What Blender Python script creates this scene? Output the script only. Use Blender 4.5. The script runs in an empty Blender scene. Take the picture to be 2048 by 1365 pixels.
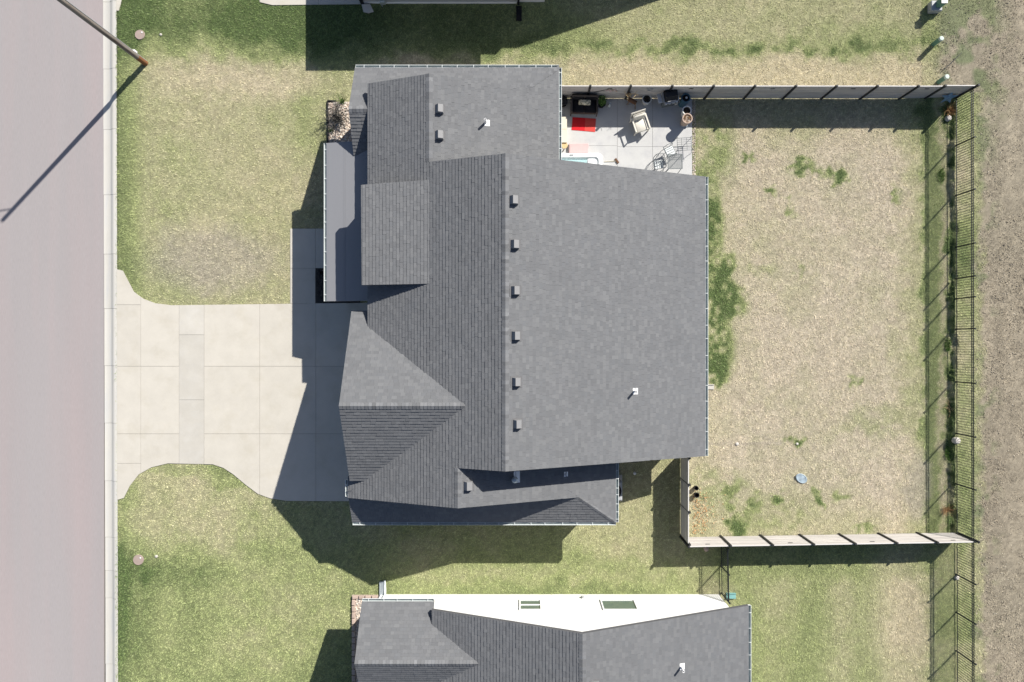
import bpy, math, random
import numpy as np
from mathutils import Vector, Matrix
R = math.radians
random.seed(7); rng = np.random.default_rng(7)
sc = bpy.context.scene
col = sc.collection

# ------------------------------------------------------------------ camera, sky, sun, exposure
H, F, U0, V0 = 32.5, 2048 * 24 / 36, 1045.0, 690.0      # flying height, focal length in photo pixels, nadir point
cam = bpy.data.cameras.new('camera'); camo = bpy.data.objects.new('camera', cam); col.objects.link(camo)
cam.sensor_width = 36; cam.lens = 24; cam.clip_end = 4000; cam.clip_start = .5
cam.shift_x = (1024 - U0) / 2048; cam.shift_y = (V0 - 682.5) / 2048
camo.location = (0, 0, H); sc.camera = camo
SX, SV = -.855, .925                                     # shadow offset per metre of height (x, image-down)
sun_el = math.atan2(1, math.hypot(SX, SV)); sun_az = math.atan2(-SX, SV)   # azimuth from +Y towards +X
world = bpy.data.worlds.new('World'); sc.world = world; world.use_nodes = True
wn = world.node_tree.nodes; bg = wn['Background']
sky = wn.new('ShaderNodeTexSky'); sky.sky_type = 'NISHITA'; sky.sun_disc = False
sky.sun_elevation = sun_el; sky.sun_rotation = sun_az; sky.altitude = 300; sky.air_density = .8; sky.dust_density = 1.2
world.node_tree.links.new(sky.outputs[0], bg.inputs[0]); bg.inputs[1].default_value = .066
sl = bpy.data.lights.new('sun', 'SUN'); sl.energy = 4.5; sl.angle = R(.53); sl.color = (1, .955, .88)
so = bpy.data.objects.new('sun', sl); col.objects.link(so)
so.rotation_euler = Vector((SX, -SV, -1)).to_track_quat('-Z', 'Y').to_euler(); so.location = (20, 20, 60)
vs = sc.view_settings; vs.view_transform = 'Standard'; vs.look = 'None'; vs.exposure = .88; vs.gamma = 1; vs.use_curve_mapping = False

# ------------------------------------------------------------------ helpers
def P(u, v, z=0.0):
    k = (H - z) / F
    return ((u - U0) * k, -(v - V0) * k, z)
def PX(u, z=0.0): return (u - U0) * (H - z) / F
def PY(v, z=0.0): return -(v - V0) * (H - z) / F

class MB:
    def __init__(s): s.v = []; s.f = []; s.c = []
    def add(s, vs, fs, c=None):
        n = len(s.v); s.v += [tuple(p) for p in vs]; s.f += [tuple(i + n for i in f) for f in fs]
        if c is not None: s.c += [c] * len(vs)
        return s
    def box(s, x0, x1, y0, y1, z0, z1, c=None, m=None):
        vs = [(x0,y0,z0),(x1,y0,z0),(x1,y1,z0),(x0,y1,z0),(x0,y0,z1),(x1,y0,z1),(x1,y1,z1),(x0,y1,z1)]
        if m is not None: vs = [tuple(m @ Vector(p)) for p in vs]
        return s.add(vs, [(3,2,1,0),(4,5,6,7),(0,1,5,4),(1,2,6,5),(2,3,7,6),(3,0,4,7)], c)
    def cbox(s, c, d, m=None, bev=0.0):
        x,y,z = c; a,b,e = d[0]/2,d[1]/2,d[2]/2
        if bev <= 0: return s.box(x-a,x+a,y-b,y+b,z-e,z+e,None,m)
        r = bev; vs = []
        for zz, k in ((z-e, r), (z-e+r, 0), (z+e-r, 0), (z+e, r)):
            A, B = a-k, b-k
            q = r*.6
            vs += [(x-A+q,y-B,zz),(x+A-q,y-B,zz),(x+A,y-B+q,zz),(x+A,y+B-q,zz),(x+A-q,y+B,zz),(x-A+q,y+B,zz),(x-A,y+B-q,zz),(x-A,y-B+q,zz)]
        fs = [tuple(range(7,-1,-1)), tuple(range(24,32))]
        for l in range(3):
            for i in range(8):
                j=(i+1)%8; fs.append((l*8+i,l*8+j,l*8+8+j,l*8+8+i))
        if m is not None: vs = [tuple(m @ Vector(p)) for p in vs]
        return s.add(vs, fs)
    def prism(s, poly, z0, z1, c=None):
        n = len(poly)
        a = sum(poly[i][0]*poly[(i+1)%n][1]-poly[(i+1)%n][0]*poly[i][1] for i in range(n))
        if a < 0: poly = poly[::-1]
        f0 = (lambda p: z0(*p)) if callable(z0) else (lambda p: z0)
        f1 = (lambda p: z1(*p)) if callable(z1) else (lambda p: z1)
        vs = [(p[0],p[1],f0(p)) for p in poly] + [(p[0],p[1],f1(p)) for p in poly]
        fs = [tuple(range(n-1,-1,-1)), tuple(range(n,2*n))] + [(i,(i+1)%n,n+(i+1)%n,n+i) for i in range(n)]
        return s.add(vs, fs, c)
    def hull(s, poly, axis, a0, a1):
        """2D profile (p,z) extruded along x or y"""
        n=len(poly)
        mk=(lambda a,p:(a,p[0],p[1])) if axis=='x' else (lambda a,p:(p[0],a,p[1]))
        vs=[mk(a0,p) for p in poly]+[mk(a1,p) for p in poly]
        fs=[tuple(range(n)),tuple(range(2*n-1,n-1,-1))]+[(i,n+i,n+(i+1)%n,(i+1)%n) for i in range(n)]
        return s.add(vs,fs)
    def tube(s, pts, r, n=6, cap=True, c=None):
        pts=[Vector(p) for p in pts]; rs=r if isinstance(r,(list,tuple)) else [r]*len(pts)
        base=[]; prev=None
        for i,p in enumerate(pts):
            t=(pts[min(i+1,len(pts)-1)]-pts[max(i-1,0)]).normalized()
            if prev is None:
                up=Vector((0,0,1)) if abs(t.z)<.9 else Vector((1,0,0)); a=t.cross(up).normalized()
            else: a=(prev-t*prev.dot(t)).normalized()
            prev=a; b=t.cross(a)
            base.append([tuple(p+(a*math.cos(k*2*math.pi/n)+b*math.sin(k*2*math.pi/n))*rs[i]) for k in range(n)])
        vs=[q for ring in base for q in ring]; fs=[]
        for i in range(len(pts)-1):
            for k in range(n):
                j=(k+1)%n; fs.append((i*n+k,i*n+j,(i+1)*n+j,(i+1)*n+k))
        if cap: fs+= [tuple(range(n-1,-1,-1)), tuple((len(pts)-1)*n+k for k in range(n))]
        return s.add(vs,fs,c)
    def lathe(s, prof, c=(0,0,0), n=16, m=None):
        vs=[];fs=[]
        for r,z in prof:
            for k in range(n):
                a=2*math.pi*k/n; p=(c[0]+r*math.cos(a),c[1]+r*math.sin(a),c[2]+z)
                vs.append(tuple(m@Vector(p)) if m is not None else p)
        for i in range(len(prof)-1):
            for k in range(n):
                j=(k+1)%n; fs.append((i*n+k,i*n+j,(i+1)*n+j,(i+1)*n+k))
        if prof[0][0]>1e-6: fs.append(tuple(range(n-1,-1,-1)))
        if prof[-1][0]>1e-6: fs.append(tuple((len(prof)-1)*n+k for k in range(n)))
        return s.add(vs,fs)

ORG = {}
def setmesh(me, mb, off=(0,0,0)):
    ox,oy,oz = off
    me.from_pydata([(x-ox,y-oy,z-oz) for x,y,z in mb.v], [], mb.f)
    if mb.c:
        a = me.color_attributes.new('tone','FLOAT_COLOR','POINT')
        arr = np.ones((len(mb.v),4),dtype=np.float32); arr[:,:3]=np.array(mb.c,dtype=np.float32)
        a.data.foreach_set('color', arr.ravel())
    me.update()
def tag(o, label=None, cat=None, group=None, kind=None):
    if label: o['label']=label
    if cat: o['category']=cat
    if group: o['group']=group
    if kind: o['kind']=kind
    return o
def obj(name, mb, m, parent=None, smooth=False, local=False, base=None):
    """mesh in world coordinates; top-level meshes get their origin at base or their lowest centre"""
    me = bpy.data.meshes.new(name); o = bpy.data.objects.new(name, me); col.objects.link(o)
    if parent is not None:
        o.parent = parent; off = (0,0,0) if local else ORG[parent]
        ORG[o] = off
    else:
        if base is None:
            a=np.array(mb.v); base=((a[:,0].min()+a[:,0].max())/2,(a[:,1].min()+a[:,1].max())/2,a[:,2].min())
        off=tuple(float(q) for q in base); o.location=off; ORG[o]=off
    setmesh(me, mb, off)
    me.materials.append(m)
    if smooth:
        me.polygons.foreach_set('use_smooth',[True]*len(me.polygons))
        try: me.set_sharp_from_angle(angle=R(40))
        except Exception: pass
    return o
def thing(name, label, cat, loc, rz=0.0, group=None):
    o=bpy.data.objects.new(name,None); col.objects.link(o); o.location=loc; o.rotation_euler.z=rz; o.empty_display_size=.2
    ORG[o]=tuple(loc) if rz==0 else (0,0,0)
    return tag(o,label,cat,group)
def shared(name, me, parent, loc, rz=0.0):
    o=bpy.data.objects.new(name,me); col.objects.link(o); o.parent=parent
    b=ORG[parent]; o.location=(loc[0]-b[0],loc[1]-b[1],loc[2]-b[2]); o.rotation_euler.z=rz
    ORG[o]=tuple(loc); return o
def mesh_of(name, mb, m):
    me=bpy.data.meshes.new(name); setmesh(me,mb); me.materials.append(m); return me

def mat(name, c, rough=.85, var=.12, scale=3.0, var2=.08, scale2=40.0, bump=0.0, bscale=80.0, stretch=(1,1,1), rnd=0.0, attr=False, metal=0.0, spec=.3, c2=None, c2lo=.5, c2hi=.65, c2scale=1.5, trans=None):
    m=bpy.data.materials.new(name); m.use_nodes=True; nt=m.node_tree; N=nt.nodes; L=nt.links
    b=N['Principled BSDF']; b.inputs['Roughness'].default_value=rough; b.inputs['Metallic'].default_value=metal
    b.inputs['Specular IOR Level'].default_value=spec
    g=N.new('ShaderNodeNewGeometry'); mp=N.new('ShaderNodeMapping'); mp.inputs['Scale'].default_value=stretch
    L.new(g.outputs['Position'],mp.inputs['Vector'])
    def noise(s,det=4):
        n=N.new('ShaderNodeTexNoise'); n.inputs['Scale'].default_value=s; n.inputs['Detail'].default_value=det; n.inputs['Roughness'].default_value=.6
        L.new(mp.outputs[0],n.inputs['Vector']); return n.outputs['Fac']
    def math_(op,a,b_):
        q=N.new('ShaderNodeMath'); q.operation=op
        for i,x in enumerate((a,b_)):
            if isinstance(x,(int,float)): q.inputs[i].default_value=x
            else: L.new(x,q.inputs[i])
        return q.outputs[0]
    fac=None
    for s,v in ((scale,var),(scale2,var2)):
        if v<=0: continue
        t=math_('ADD',math_('MULTIPLY',math_('SUBTRACT',noise(s),.5),v*4),1.0)
        fac=t if fac is None else math_('MULTIPLY',fac,t)
    if rnd>0:
        oi=N.new('ShaderNodeObjectInfo'); t=math_('ADD',math_('MULTIPLY',math_('SUBTRACT',oi.outputs['Random'],.5),2*rnd),1.0)
        fac=t if fac is None else math_('MULTIPLY',fac,t)
    if attr:
        at=N.new('ShaderNodeAttribute'); at.attribute_name='tone'; src=at.outputs['Color']
    else:
        rgb=N.new('ShaderNodeRGB'); rgb.outputs[0].default_value=(*c,1); src=rgb.outputs[0]
    if c2 is not None:
        ramp=N.new('ShaderNodeMapRange'); ramp.inputs['From Min'].default_value=c2lo; ramp.inputs['From Max'].default_value=c2hi
        L.new(noise(c2scale,5),ramp.inputs['Value'])
        mx=N.new('ShaderNodeMix'); mx.data_type='RGBA'; L.new(ramp.outputs[0],mx.inputs['Factor']); L.new(src,mx.inputs['A']); mx.inputs['B'].default_value=(*c2,1); src=mx.outputs['Result']
    if fac is not None:
        vm=N.new('ShaderNodeVectorMath'); vm.operation='SCALE'; L.new(src,vm.inputs[0]); L.new(fac,vm.inputs['Scale']); src=vm.outputs[0]
    L.new(src,b.inputs['Base Color'])
    if bump>0:
        bn=N.new('ShaderNodeBump'); bn.inputs['Strength'].default_value=1; bn.inputs['Distance'].default_value=bump
        L.new(noise(bscale,3),bn.inputs['Height']); L.new(bn.outputs[0],b.inputs['Normal'])
    return m

M={}
M['concrete']=mat('concrete',(.465,.438,.386),.9,.055,1.4,.03,30,bump=.002,bscale=120,rnd=.03,c2=(.43,.40,.34),c2lo=.5,c2hi=.75,c2scale=1.1)
M['concrete_grey']=mat('concrete_grey',(.44,.417,.372),.9,.07,1.2,.03,30,bump=.002,bscale=120,rnd=.04,c2=(.455,.435,.395),c2lo=.45,c2hi=.65,c2scale=1.6)
M['patio']=mat('patio_concrete',(.43,.43,.425),.85,.05,1.1,.03,30,bump=.002,bscale=120,rnd=.03,c2=(.37,.37,.38),c2lo=.5,c2hi=.75)
M['kerb']=mat('kerb_concrete',(.52,.50,.455),.9,.08,1.0,.05,30,bump=.002,bscale=120,rnd=.04,stretch=(5,.5,1),c2=(.44,.435,.42),c2lo=.48,c2hi=.7,c2scale=1.0)
M['joint']=mat('joint_filler',(.15,.14,.13),.95)
M['street']=mat('street_paving',(.285,.264,.264),.92,.045,.5,.09,60,bump=.003,bscale=160,stretch=(1.0,.06,1),c2=(.31,.268,.266),c2lo=.45,c2hi=.65,c2scale=.45)
M['soil']=mat('soil',(.2,.17,.11),.95,.06,6,.16,28,bump=.015,bscale=40,attr=True)
M['grass']=mat('grass_blades',(.2,.2,.1),.8,.0,6,.0,45,attr=True,spec=.15)
M['shingle']=mat('asphalt_shingle',(.12,.12,.125),.9,.045,.6,.09,70,bump=.003,bscale=220,attr=True,spec=.25)
M['deck']=mat('roof_deck_edge',(.09,.09,.095),.9)
M['membrane']=mat('porch_membrane',(.215,.218,.232),.9,.03,.6,.03,60,stretch=(1,.15,1))
M['white']=mat('white_paint',(.78,.78,.77),.6,.02,2,.02,30)
M['gutter']=mat('gutter_metal',(.74,.77,.76),.4,.04,1.5,.02,30)
M['trough']=mat('grey_trough',(.38,.42,.42),.8,.15,3,.1,30)  # inside faces of the gutters, darker and greyer than the outer metal
M['siding_grey']=mat('siding_grey',(.36,.36,.36),.8,.04,2,.02,30)
M['siding_white']=mat('siding_white',(.72,.72,.71),.75,.02,.8,.02,20)
M['glass']=mat('window_glass',(.10,.14,.12),.06,.0,1,.0,1,spec=.8)
M['vinyl']=mat('window_vinyl',(.8,.8,.8),.5,.0,1,.0,1)
M['plank']=mat('weathered_plank',(.46,.435,.41),.85,.10,1.2,.10,14,bump=.002,bscale=30,stretch=(.7,1,9),rnd=.10,c2=(.33,.30,.295),c2lo=.52,c2hi=.7,c2scale=1.6)
M['caprail']=mat('fence_cap',(.55,.53,.51),.8,.06,2,.03,30)
M['steel_post']=mat('dark_steel_post',(.025,.026,.028),.55,.05,3,.0,1)
M['iron']=mat('black_iron',(.014,.018,.02),.5,.05,3,.0,1)
M['polewood']=mat('pole_wood',(.21,.185,.165),.9,.12,2,.12,12,bump=.004,bscale=25,stretch=(6,6,.5),c2=(.13,.10,.085),c2lo=.5,c2hi=.65,c2scale=1.2)
M['polebase']=mat('pole_base_wood',(.22,.10,.045),.9,.1,4,.1,20,stretch=(5,5,.6))
M['lid']=mat('manhole_lid',(.31,.245,.215),.85,.06,5,.05,30)
M['galv']=mat('galvanised',(.42,.46,.48),.35,.05,4,.03,20,metal=.5)
M['grey_metal']=mat('grey_metal',(.33,.34,.35),.5,.04,4,.02,20)
M['pan']=mat('pan_metal',(.30,.37,.42),.55,.1,6,.05,20)
M['vent']=mat('roof_vent_metal',(.20,.20,.204),.6,.04,5,.03,30)
M['pvc']=mat('white_pvc',(.75,.75,.75),.5,.02,4,.0,20)
M['black']=mat('black_plastic',(.012,.012,.014),.6,.05,5,.0,1)
M['wicker']=mat('dark_wicker',(.06,.05,.045),.7,.1,20,.15,90,bump=.003,bscale=90)
M['cushion']=mat('black_cushion',(.008,.008,.011),.95,.1,4,.1,50)
M['cream']=mat('cream_fabric',(.60,.57,.50),.9,.03,3,.03,50,bump=.002,bscale=70)
M['creambox']=mat('cream_resin',(.56,.52,.42),.7,.03,3,.02,30)
M['pillow']=mat('patterned_pillow',(.58,.53,.40),.9,.05,3,.03,60,c2=(.12,.12,.09),c2lo=.50,c2hi=.56,c2scale=14)
M['red']=mat('red_rug',(.50,.012,.018),.95,.12,3,.1,60)
M['redfade']=mat('faded_red_rug',(.52,.06,.05),.95,.12,3,.1,60)
M['pink']=mat('pink_resin',(.50,.36,.355),.8,.04,6,.04,30)
M['acrylic']=mat('tub_acrylic',(.80,.83,.83),.25,.02,2,.0,1)
M['blueglaze']=mat('blue_glaze',(.045,.11,.16),.3,.2,5,.05,30)
M['potting']=mat('potting_soil',(.018,.014,.012),.95,.3,30,.3,90,bump=.01,bscale=60)
M['logbark']=mat('log_bark',(.115,.06,.035),.9,.2,10,.2,40,bump=.006,bscale=40)
M['cutwood']=mat('cut_wood',(.52,.38,.20),.85,.1,20,.1,60)
M['twig']=mat('twig',(.16,.115,.08),.9,.15,10,.1,50)
M['greytwig']=mat('grey_twig',(.10,.095,.085),.9,.15,10,.1,50)
M['drystem']=mat('dry_stem',(.34,.21,.10),.9,.25,8,.1,50)
M['leaf']=mat('plant_leaf',(.085,.16,.03),.6,.25,12,.1,50)
M['clay']=mat('pale_clay',(.42,.32,.26),.85,.1,8,.05,40)
M['rock']=mat('river_rock',(.46,.385,.32),.85,.15,3,.12,30,attr=True)
M['mulch']=mat('dark_mulch',(.035,.034,.034),.95,.3,15,.3,60,bump=.03,bscale=30)
M['rockbed']=mat('rock_bed_soil',(.40,.34,.29),.95,.2,8,.2,40,bump=.02,bscale=30)
M['block']=mat('edging_block',(.40,.31,.26),.9,.08,4,.08,30,rnd=.12)
M['greenpost']=mat('green_pedestal',(.10,.21,.165),.6,.06,3,.03,20)
M['greyseat']=mat('greyed_resin',(.27,.31,.26),.7,.06,3,.03,20)
M['bluegrey']=mat('blue_star',(.15,.25,.34),.5,.08,6,.05,30)
M['palecap']=mat('pale_green_cap',(.44,.52,.47),.6,.04,4,.02,20)
M['teal']=mat('teal_block',(.16,.33,.32),.7,.08,4,.05,30)
M['silver']=mat('patio_furniture_steel',(.13,.145,.15),.45,.08,8,.03,40)
M['lightsilver']=mat('grill_steel',(.42,.42,.42),.4,.05,8,.03,40,metal=.3)
M['greyfabric']=mat('pale_sling',(.62,.65,.64),.8,.05,5,.04,50)
M['graylight']=mat('pot_grey',(.66,.66,.63),.8,.06,5,.05,40)
M['stone']=mat('pale_stone',(.5,.47,.43),.85,.1,4,.1,30)
M['door']=mat('garage_door_paint',(.7,.7,.69),.6,.02,2,.02,30)
mw=bpy.data.materials.new('tub_water'); mw.use_nodes=True
wb=mw.node_tree.nodes['Principled BSDF']; wb.inputs['Base Color'].default_value=(.55,.86,.88,1); wb.inputs['Roughness'].default_value=.04
wb.inputs['Alpha'].default_value=.45
M['water']=mw

# ------------------------------------------------------------------ numpy noise and lawn maps
def vnoise(x,y,s,seed):
    g=np.random.default_rng(seed).random((256,256)).astype(np.float32)
    X=x/s; Y=y/s; i=np.floor(X).astype(int); j=np.floor(Y).astype(int); fx=X-i; fy=Y-j
    fx=fx*fx*(3-2*fx); fy=fy*fy*(3-2*fy); i%=256; j%=256; i1=(i+1)%256; j1=(j+1)%256
    return (g[i,j]*(1-fx)+g[i1,j]*fx)*(1-fy)+(g[i,j1]*(1-fx)+g[i1,j1]*fx)*fy
def fbm(x,y,s,seed,o=4):
    t=0;a=.5;n=0
    for k in range(o): t=t+a*vnoise(x,y,s/2**k,seed+k); n+=a; a*=.55
    return t/n
def ss(a,b,x):
    t=np.clip((x-a)/(b-a),0,1); return t*t*(3-2*t)
def blob(u,v,cx,cy,rx,ry,k=.45):
    d=np.sqrt(((u-cx)/rx)**2+((v-cy)/ry)**2); return 1-ss(1-k,1+k,d)
def height(x,y):
    """the yard is flat; the field behind the iron fence lies 0.3 m higher on a cut bank"""
    u=x*F/H+U0; v=-y*F/H+V0
    mid=ss(195,215,v)*(1-ss(1072,1085,v))
    bank=ss(1898.5,1907.5,u+9*(vnoise(x,y,.45,91)-.5)+9*(vnoise(x,y,2.,92)-.5)+3*(vnoise(x,y,.15,93)-.5))
    slope=ss(1790,1905,u)
    return .22*(mid*bank+(1-mid)*slope)
def clump(x,y): return np.clip(.5+1.5*(.5*vnoise(x,y,.115,501)+.5*vnoise(x,y,.055,502)-.5),0,1)
def lawn(x,y):
    """albedo (n,3) and blade length scale"""
    u=x*F/H+U0; v=-y*F/H+V0
    n1=fbm(x,y,2.6,11); n2=fbm(x,y,.8,21,3); n3=fbm(x,y,6.,31,3)
    n4=fbm(x,y,.3,61,3); uw=u+30*(n1-.5)+34*(n2-.5)+26*(n4-.5); vw=v+30*(fbm(x,y,2.6,41)-.5)+34*(fbm(x,y,.8,51,3)-.5)+26*(fbm(x,y,.3,66,3)-.5)
    g=np.zeros_like(x); dry=np.zeros_like(x); brown=np.zeros_like(x)
    W=ss(215,225,u)*(1-ss(690,720,u))
    # front lawn, north half
    wst=ss(640,830,uw)
    a=(v<800)*(u<830)
    gg=.36+.34*(n1-.5)+.62*ss(150,45,vw)+.42*(1-ss(236,305,uw))+.3*blob(uw,vw,620,60,150,80)+.12*blob(uw,vw,300,560,90,60)-.24*blob(uw,vw,480,150,160,40)
    gg=gg-.16*blob(uw,vw,540,480,150,190)+.2*(1-ss(560,620,uw+0*vw))*0
    g1=gg; g=np.where(a,gg,g); brown=np.where(a,.75*blob(uw,vw,430,520,125,62,.5),brown); dry=np.where(a,.25,dry)
    # front lawn, south half
    a=(v>=800)*(u<830)
    gg=.30+.3*(n1-.5)+.33*ss(1055,1125,vw)+.24*blob(uw,vw,262,1190,50,140)+.15*blob(uw,vw,360,1150,90,30)-.1*blob(uw,vw,520,1260,90,90)+.16*blob(uw,vw,560,1060,90,60)+.25*(1-ss(236,270,uw))+.28*blob(uw,vw,470,955,60,26)+.2*blob(uw,vw,370,935,90,14)+.2*blob(uw,vw,262,985,24,40)
    g2=gg; g=np.where(a,gg,g); dry=np.where(a,.2,dry)
    # strip south of the house
    a=(v>=900)*(u>=600)*(u<1372)
    gg=.52+.3*(n1-.5)-.22*ss(1080,1200,uw)*(1-ss(1085,1130,vw))+.15*ss(1140,1180,vw)-.12*blob(uw,vw,1100,1150,200,18)
    gg=g2*(1-wst)+gg*wst
    g=np.where(a,gg,g); dry=np.where(a,.12,dry)
    # strip north of the house and fence
    a=(v<260)*(u>=600)
    gg=.62+.35*(n1-.5)-.46*ss(95,135,vw)-.18*ss(1050,1200,uw)+.2*blob(uw,vw,900,60,300,50)+.15*blob(uw,vw,1700,80,140,30)+.42*blob(uw,vw,1480,93,330,13,.5)*ss(.3,.6,n2)-.12*ss(1150,1250,uw)*(1-ss(60,90,vw))
    gg=g1*(1-wst)+gg*wst
    gg=np.where(u>1840,gg+.25*(1-ss(0,60,np.abs(u-1855))),gg)
    g=np.where(a,gg,g); dry=np.where(a,.15,dry)
    # back yard
    a=(u>=1372)*(v>=182)*(v<=1080)
    gg=.08+.18*(n1-.5)-.05*ss(.5,.7,n3)
    for cx,cy,rx,ry,k in ((1428,480,22,56,.75),(1438,585,32,52,.9),(1436,690,34,58,.92),(1434,748,24,28,.85),(1475,610,18,20,.6),(1465,540,16,20,.6),(1416,400,20,28,.95),(1424,440,18,30,.7),(1425,310,42,75,.45),(1605,337,20,16,.9),(1648,352,22,13,.85),(1688,362,16,12,.8),(1492,313,9,8,.7),(1536,398,9,8,.8),(1568,402,10,9,.7),(1578,427,10,10,.6),(1785,395,8,22,.55),(1594,888,18,13,.9),(1708,756,14,12,.8),(1475,1000,30,45,.45),(1478,1055,22,18,.75),(1560,995,12,10,.6),(1640,985,12,16,.5),(1692,993,14,10,.5),(1648,1008,10,9,.7),(1735,1055,14,8,.5),(1425,985,40,40,.3),(1560,1030,80,35,.22),(1750,840,60,30,.2),(1530,545,30,20,.2),(1600,545,8,8,.6),(1510,1005,16,14,.4)):
        gg=gg+k*blob(uw,vw,cx,cy,rx,ry,.5)*(.40+.85*ss(.3,.6,.5*n2+.5*n4))
    gg=gg+.26*ss(1770,1845,uw)+.40*ss(1838,1852,uw)*(1-ss(1876,1888,uw))+.12*ss(1000,1050,vw)+.10*(1-ss(250,300,vw))+.8*ss(1891,1904,uw)*ss(.32,.5,n2)-.25*ss(1874,1880,uw)*(1-ss(1888,1896,uw))*ss(.4,.6,n1)
    gg=gg+.30*(1-ss(0,40,u-1413))*ss(.45,.6,n2)*(v>380)*(v<780)
    g=np.where(a,gg,g); dry=np.where(a,.72-.5*ss(1760,1850,uw)-.25*ss(960,1060,vw)-.3*(1-ss(240,330,vw))-.3*(1-ss(1400,1480,uw)),dry); tr=(1-ss(1.5,4,np.abs(v-888+5*(n2-.5)-4*(n4-.5))))*(u>1415)*(u<1572)+(1-ss(1.5,4,np.abs(v-850-.62*(u-1490)+8*(n2-.5))))*(u>1488)*(u<1548); brown=np.where(a,.7*blob(uw,vw,1832,965,28,60)+.55*tr,brown)
    # neighbour's yard at the lower edge
    a=(u>=1372)*(v>1080)
    st=.5+.5*np.sin((u+8*(n2-.5))/128*6.283+.6)
    gg=.56+.3*(n1-.5)-.22*st*ss(1140,1180,v)+.1*blob(uw,vw,1500,1300,120,90)-.28*blob(uw,vw,1800,1250,60,160)
    g=np.where(a,gg,g); dry=np.where(a,.12,dry)
    # field
    fb=np.where(v<190,1862,1944); f=ss(0,22,uw-fb); wd=ss(.52,.66,n2)*(1-ss(1955,2010,uw))+.95*ss(.38,.56,n2)*blob(uw,vw,1925,100,80,150,.6)
    fr=(u>1905)*(1-f)
    g=np.where(u>1905,np.where(fr>0,.42+.8*(n1-.5)+.3*(n2-.5),g),g)
    g=g+.20*(n2-.5)+.12*(n1-.5)+.18*(n4-.5)
    g=np.clip(g,0,1)
    straw=np.array([.475,.420,.277]); tan=np.array([.50,.435,.345]); gr1=np.array([.296,.327,.150]); gr2=np.array([.105,.15,.053]); brw=np.array([.38,.335,.28]); fld=np.array([.335,.29,.218])
    d=np.clip(dry+.3*(n3-.5),0,1)[:,None]; base=straw*(1-d)+tan*d
    t=np.clip(g/.6,0,1)[:,None]; t2=np.clip((g-.6)/.4,0,1)[:,None]
    c=base*(1-t)+gr1*t; c=c*(1-t2)+gr2*t2
    b=np.clip(brown,0,1)[:,None]*(.6+.5*n2[:,None]); c=c*(1-b)+brw*b
    fw=(f*(1-.75*np.clip(wd,0,1)))[:,None]; wc=(gr1*.75*(1-n1[:,None])+np.array([.10,.14,.07])*n1[:,None])
    stx=vnoise(x,y*.12,.55,111); fc=fld*(.84+.22*n2[:,None]+.22*(stx[:,None]-.4)); fc=fc*(1-.25*ss(.45,.6,n3)[:,None])+.25*ss(.45,.6,n3)[:,None]*np.array([.30,.27,.20])
    c=np.where((f>0)[:,None], c*(1-f[:,None])+f[:,None]*(fc*(1-.8*np.clip(wd,0,1)[:,None])+.8*np.clip(wd,0,1)[:,None]*wc), c)
    return c, g, f

def npmesh(name, verts, faces, colors, m):
    me=bpy.data.meshes.new(name); nv=len(verts); nf,k=faces.shape
    me.vertices.add(nv); me.vertices.foreach_set('co',verts.astype(np.float32).ravel())
    me.loops.add(nf*k); me.loops.foreach_set('vertex_index',faces.astype(np.int32).ravel())
    me.polygons.add(nf); me.polygons.foreach_set('loop_start',np.arange(0,nf*k,k,dtype=np.int32))
    a=me.color_attributes.new('tone','FLOAT_COLOR','POINT'); ca=np.ones((nv,4),np.float32); ca[:,:3]=colors; a.data.foreach_set('color',ca.ravel())
    me.update(calc_edges=True); me.materials.append(m)
    o=bpy.data.objects.new(name,me); col.objects.link(o); ORG[o]=(0,0,0); return o

# ------------------------------------------------------------------ outlines in plan (photo pixels on the ground)
def gp(pts,z=0): return [P(u,v,z)[:2] for u,v in pts]
driveway_px=[(234,539),(246,542),(256,561),(268,584),(287,598),(311,607),(344,611),(582,608),(760,606),(760,1003),(574,1002),(541,997),(516,988),(492,970),(467,949),(447,936),(426,929),(336,927),(303,935),(278,949),(260,972),(248,996),(235,1000)]
walk_px=[(581,458),(700,458),(700,607),(581,607.5)]
patio_px=[(1100,198),(1384,198),(1384,430),(1100,430)]
bed_px=[(656,204),(740,204),(740,300),(656,300)]
mulch_px=[(631.5,537),(720,537),(720,606),(631.5,606)]
nwalk_px=[(500,-90),(722,-90),(722,9),(545,11),(520,5)]
ndrive_px=[(233,-60),(260,-60),(238,22),(233,22)]
def inpoly(x,y,poly):
    r=np.zeros(x.shape,bool); n=len(poly)
    for i in range(n):
        x0,y0=poly[i]; x1,y1=poly[(i+1)%n]
        if y0==y1: continue
        c=((y0>y)!=(y1>y)); r^=c&(x<(x1-x0)*(y-y0)/(y1-y0)+x0)
    return r

# ------------------------------------------------------------------ ground, field, lawn
far=MB(); far.box(-1500,1500,-1500,1500,-.6,-.45); fo=obj('ground',far,mat('far_ground',(.22,.20,.12),.95,.1,.05,.1,2)); tag(fo,'wide dry ground stretching away around the lots','ground',kind='structure')
st=.1; xs=np.arange(-20.0,32.01,st); ys=np.arange(-24,24.01,st)
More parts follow.
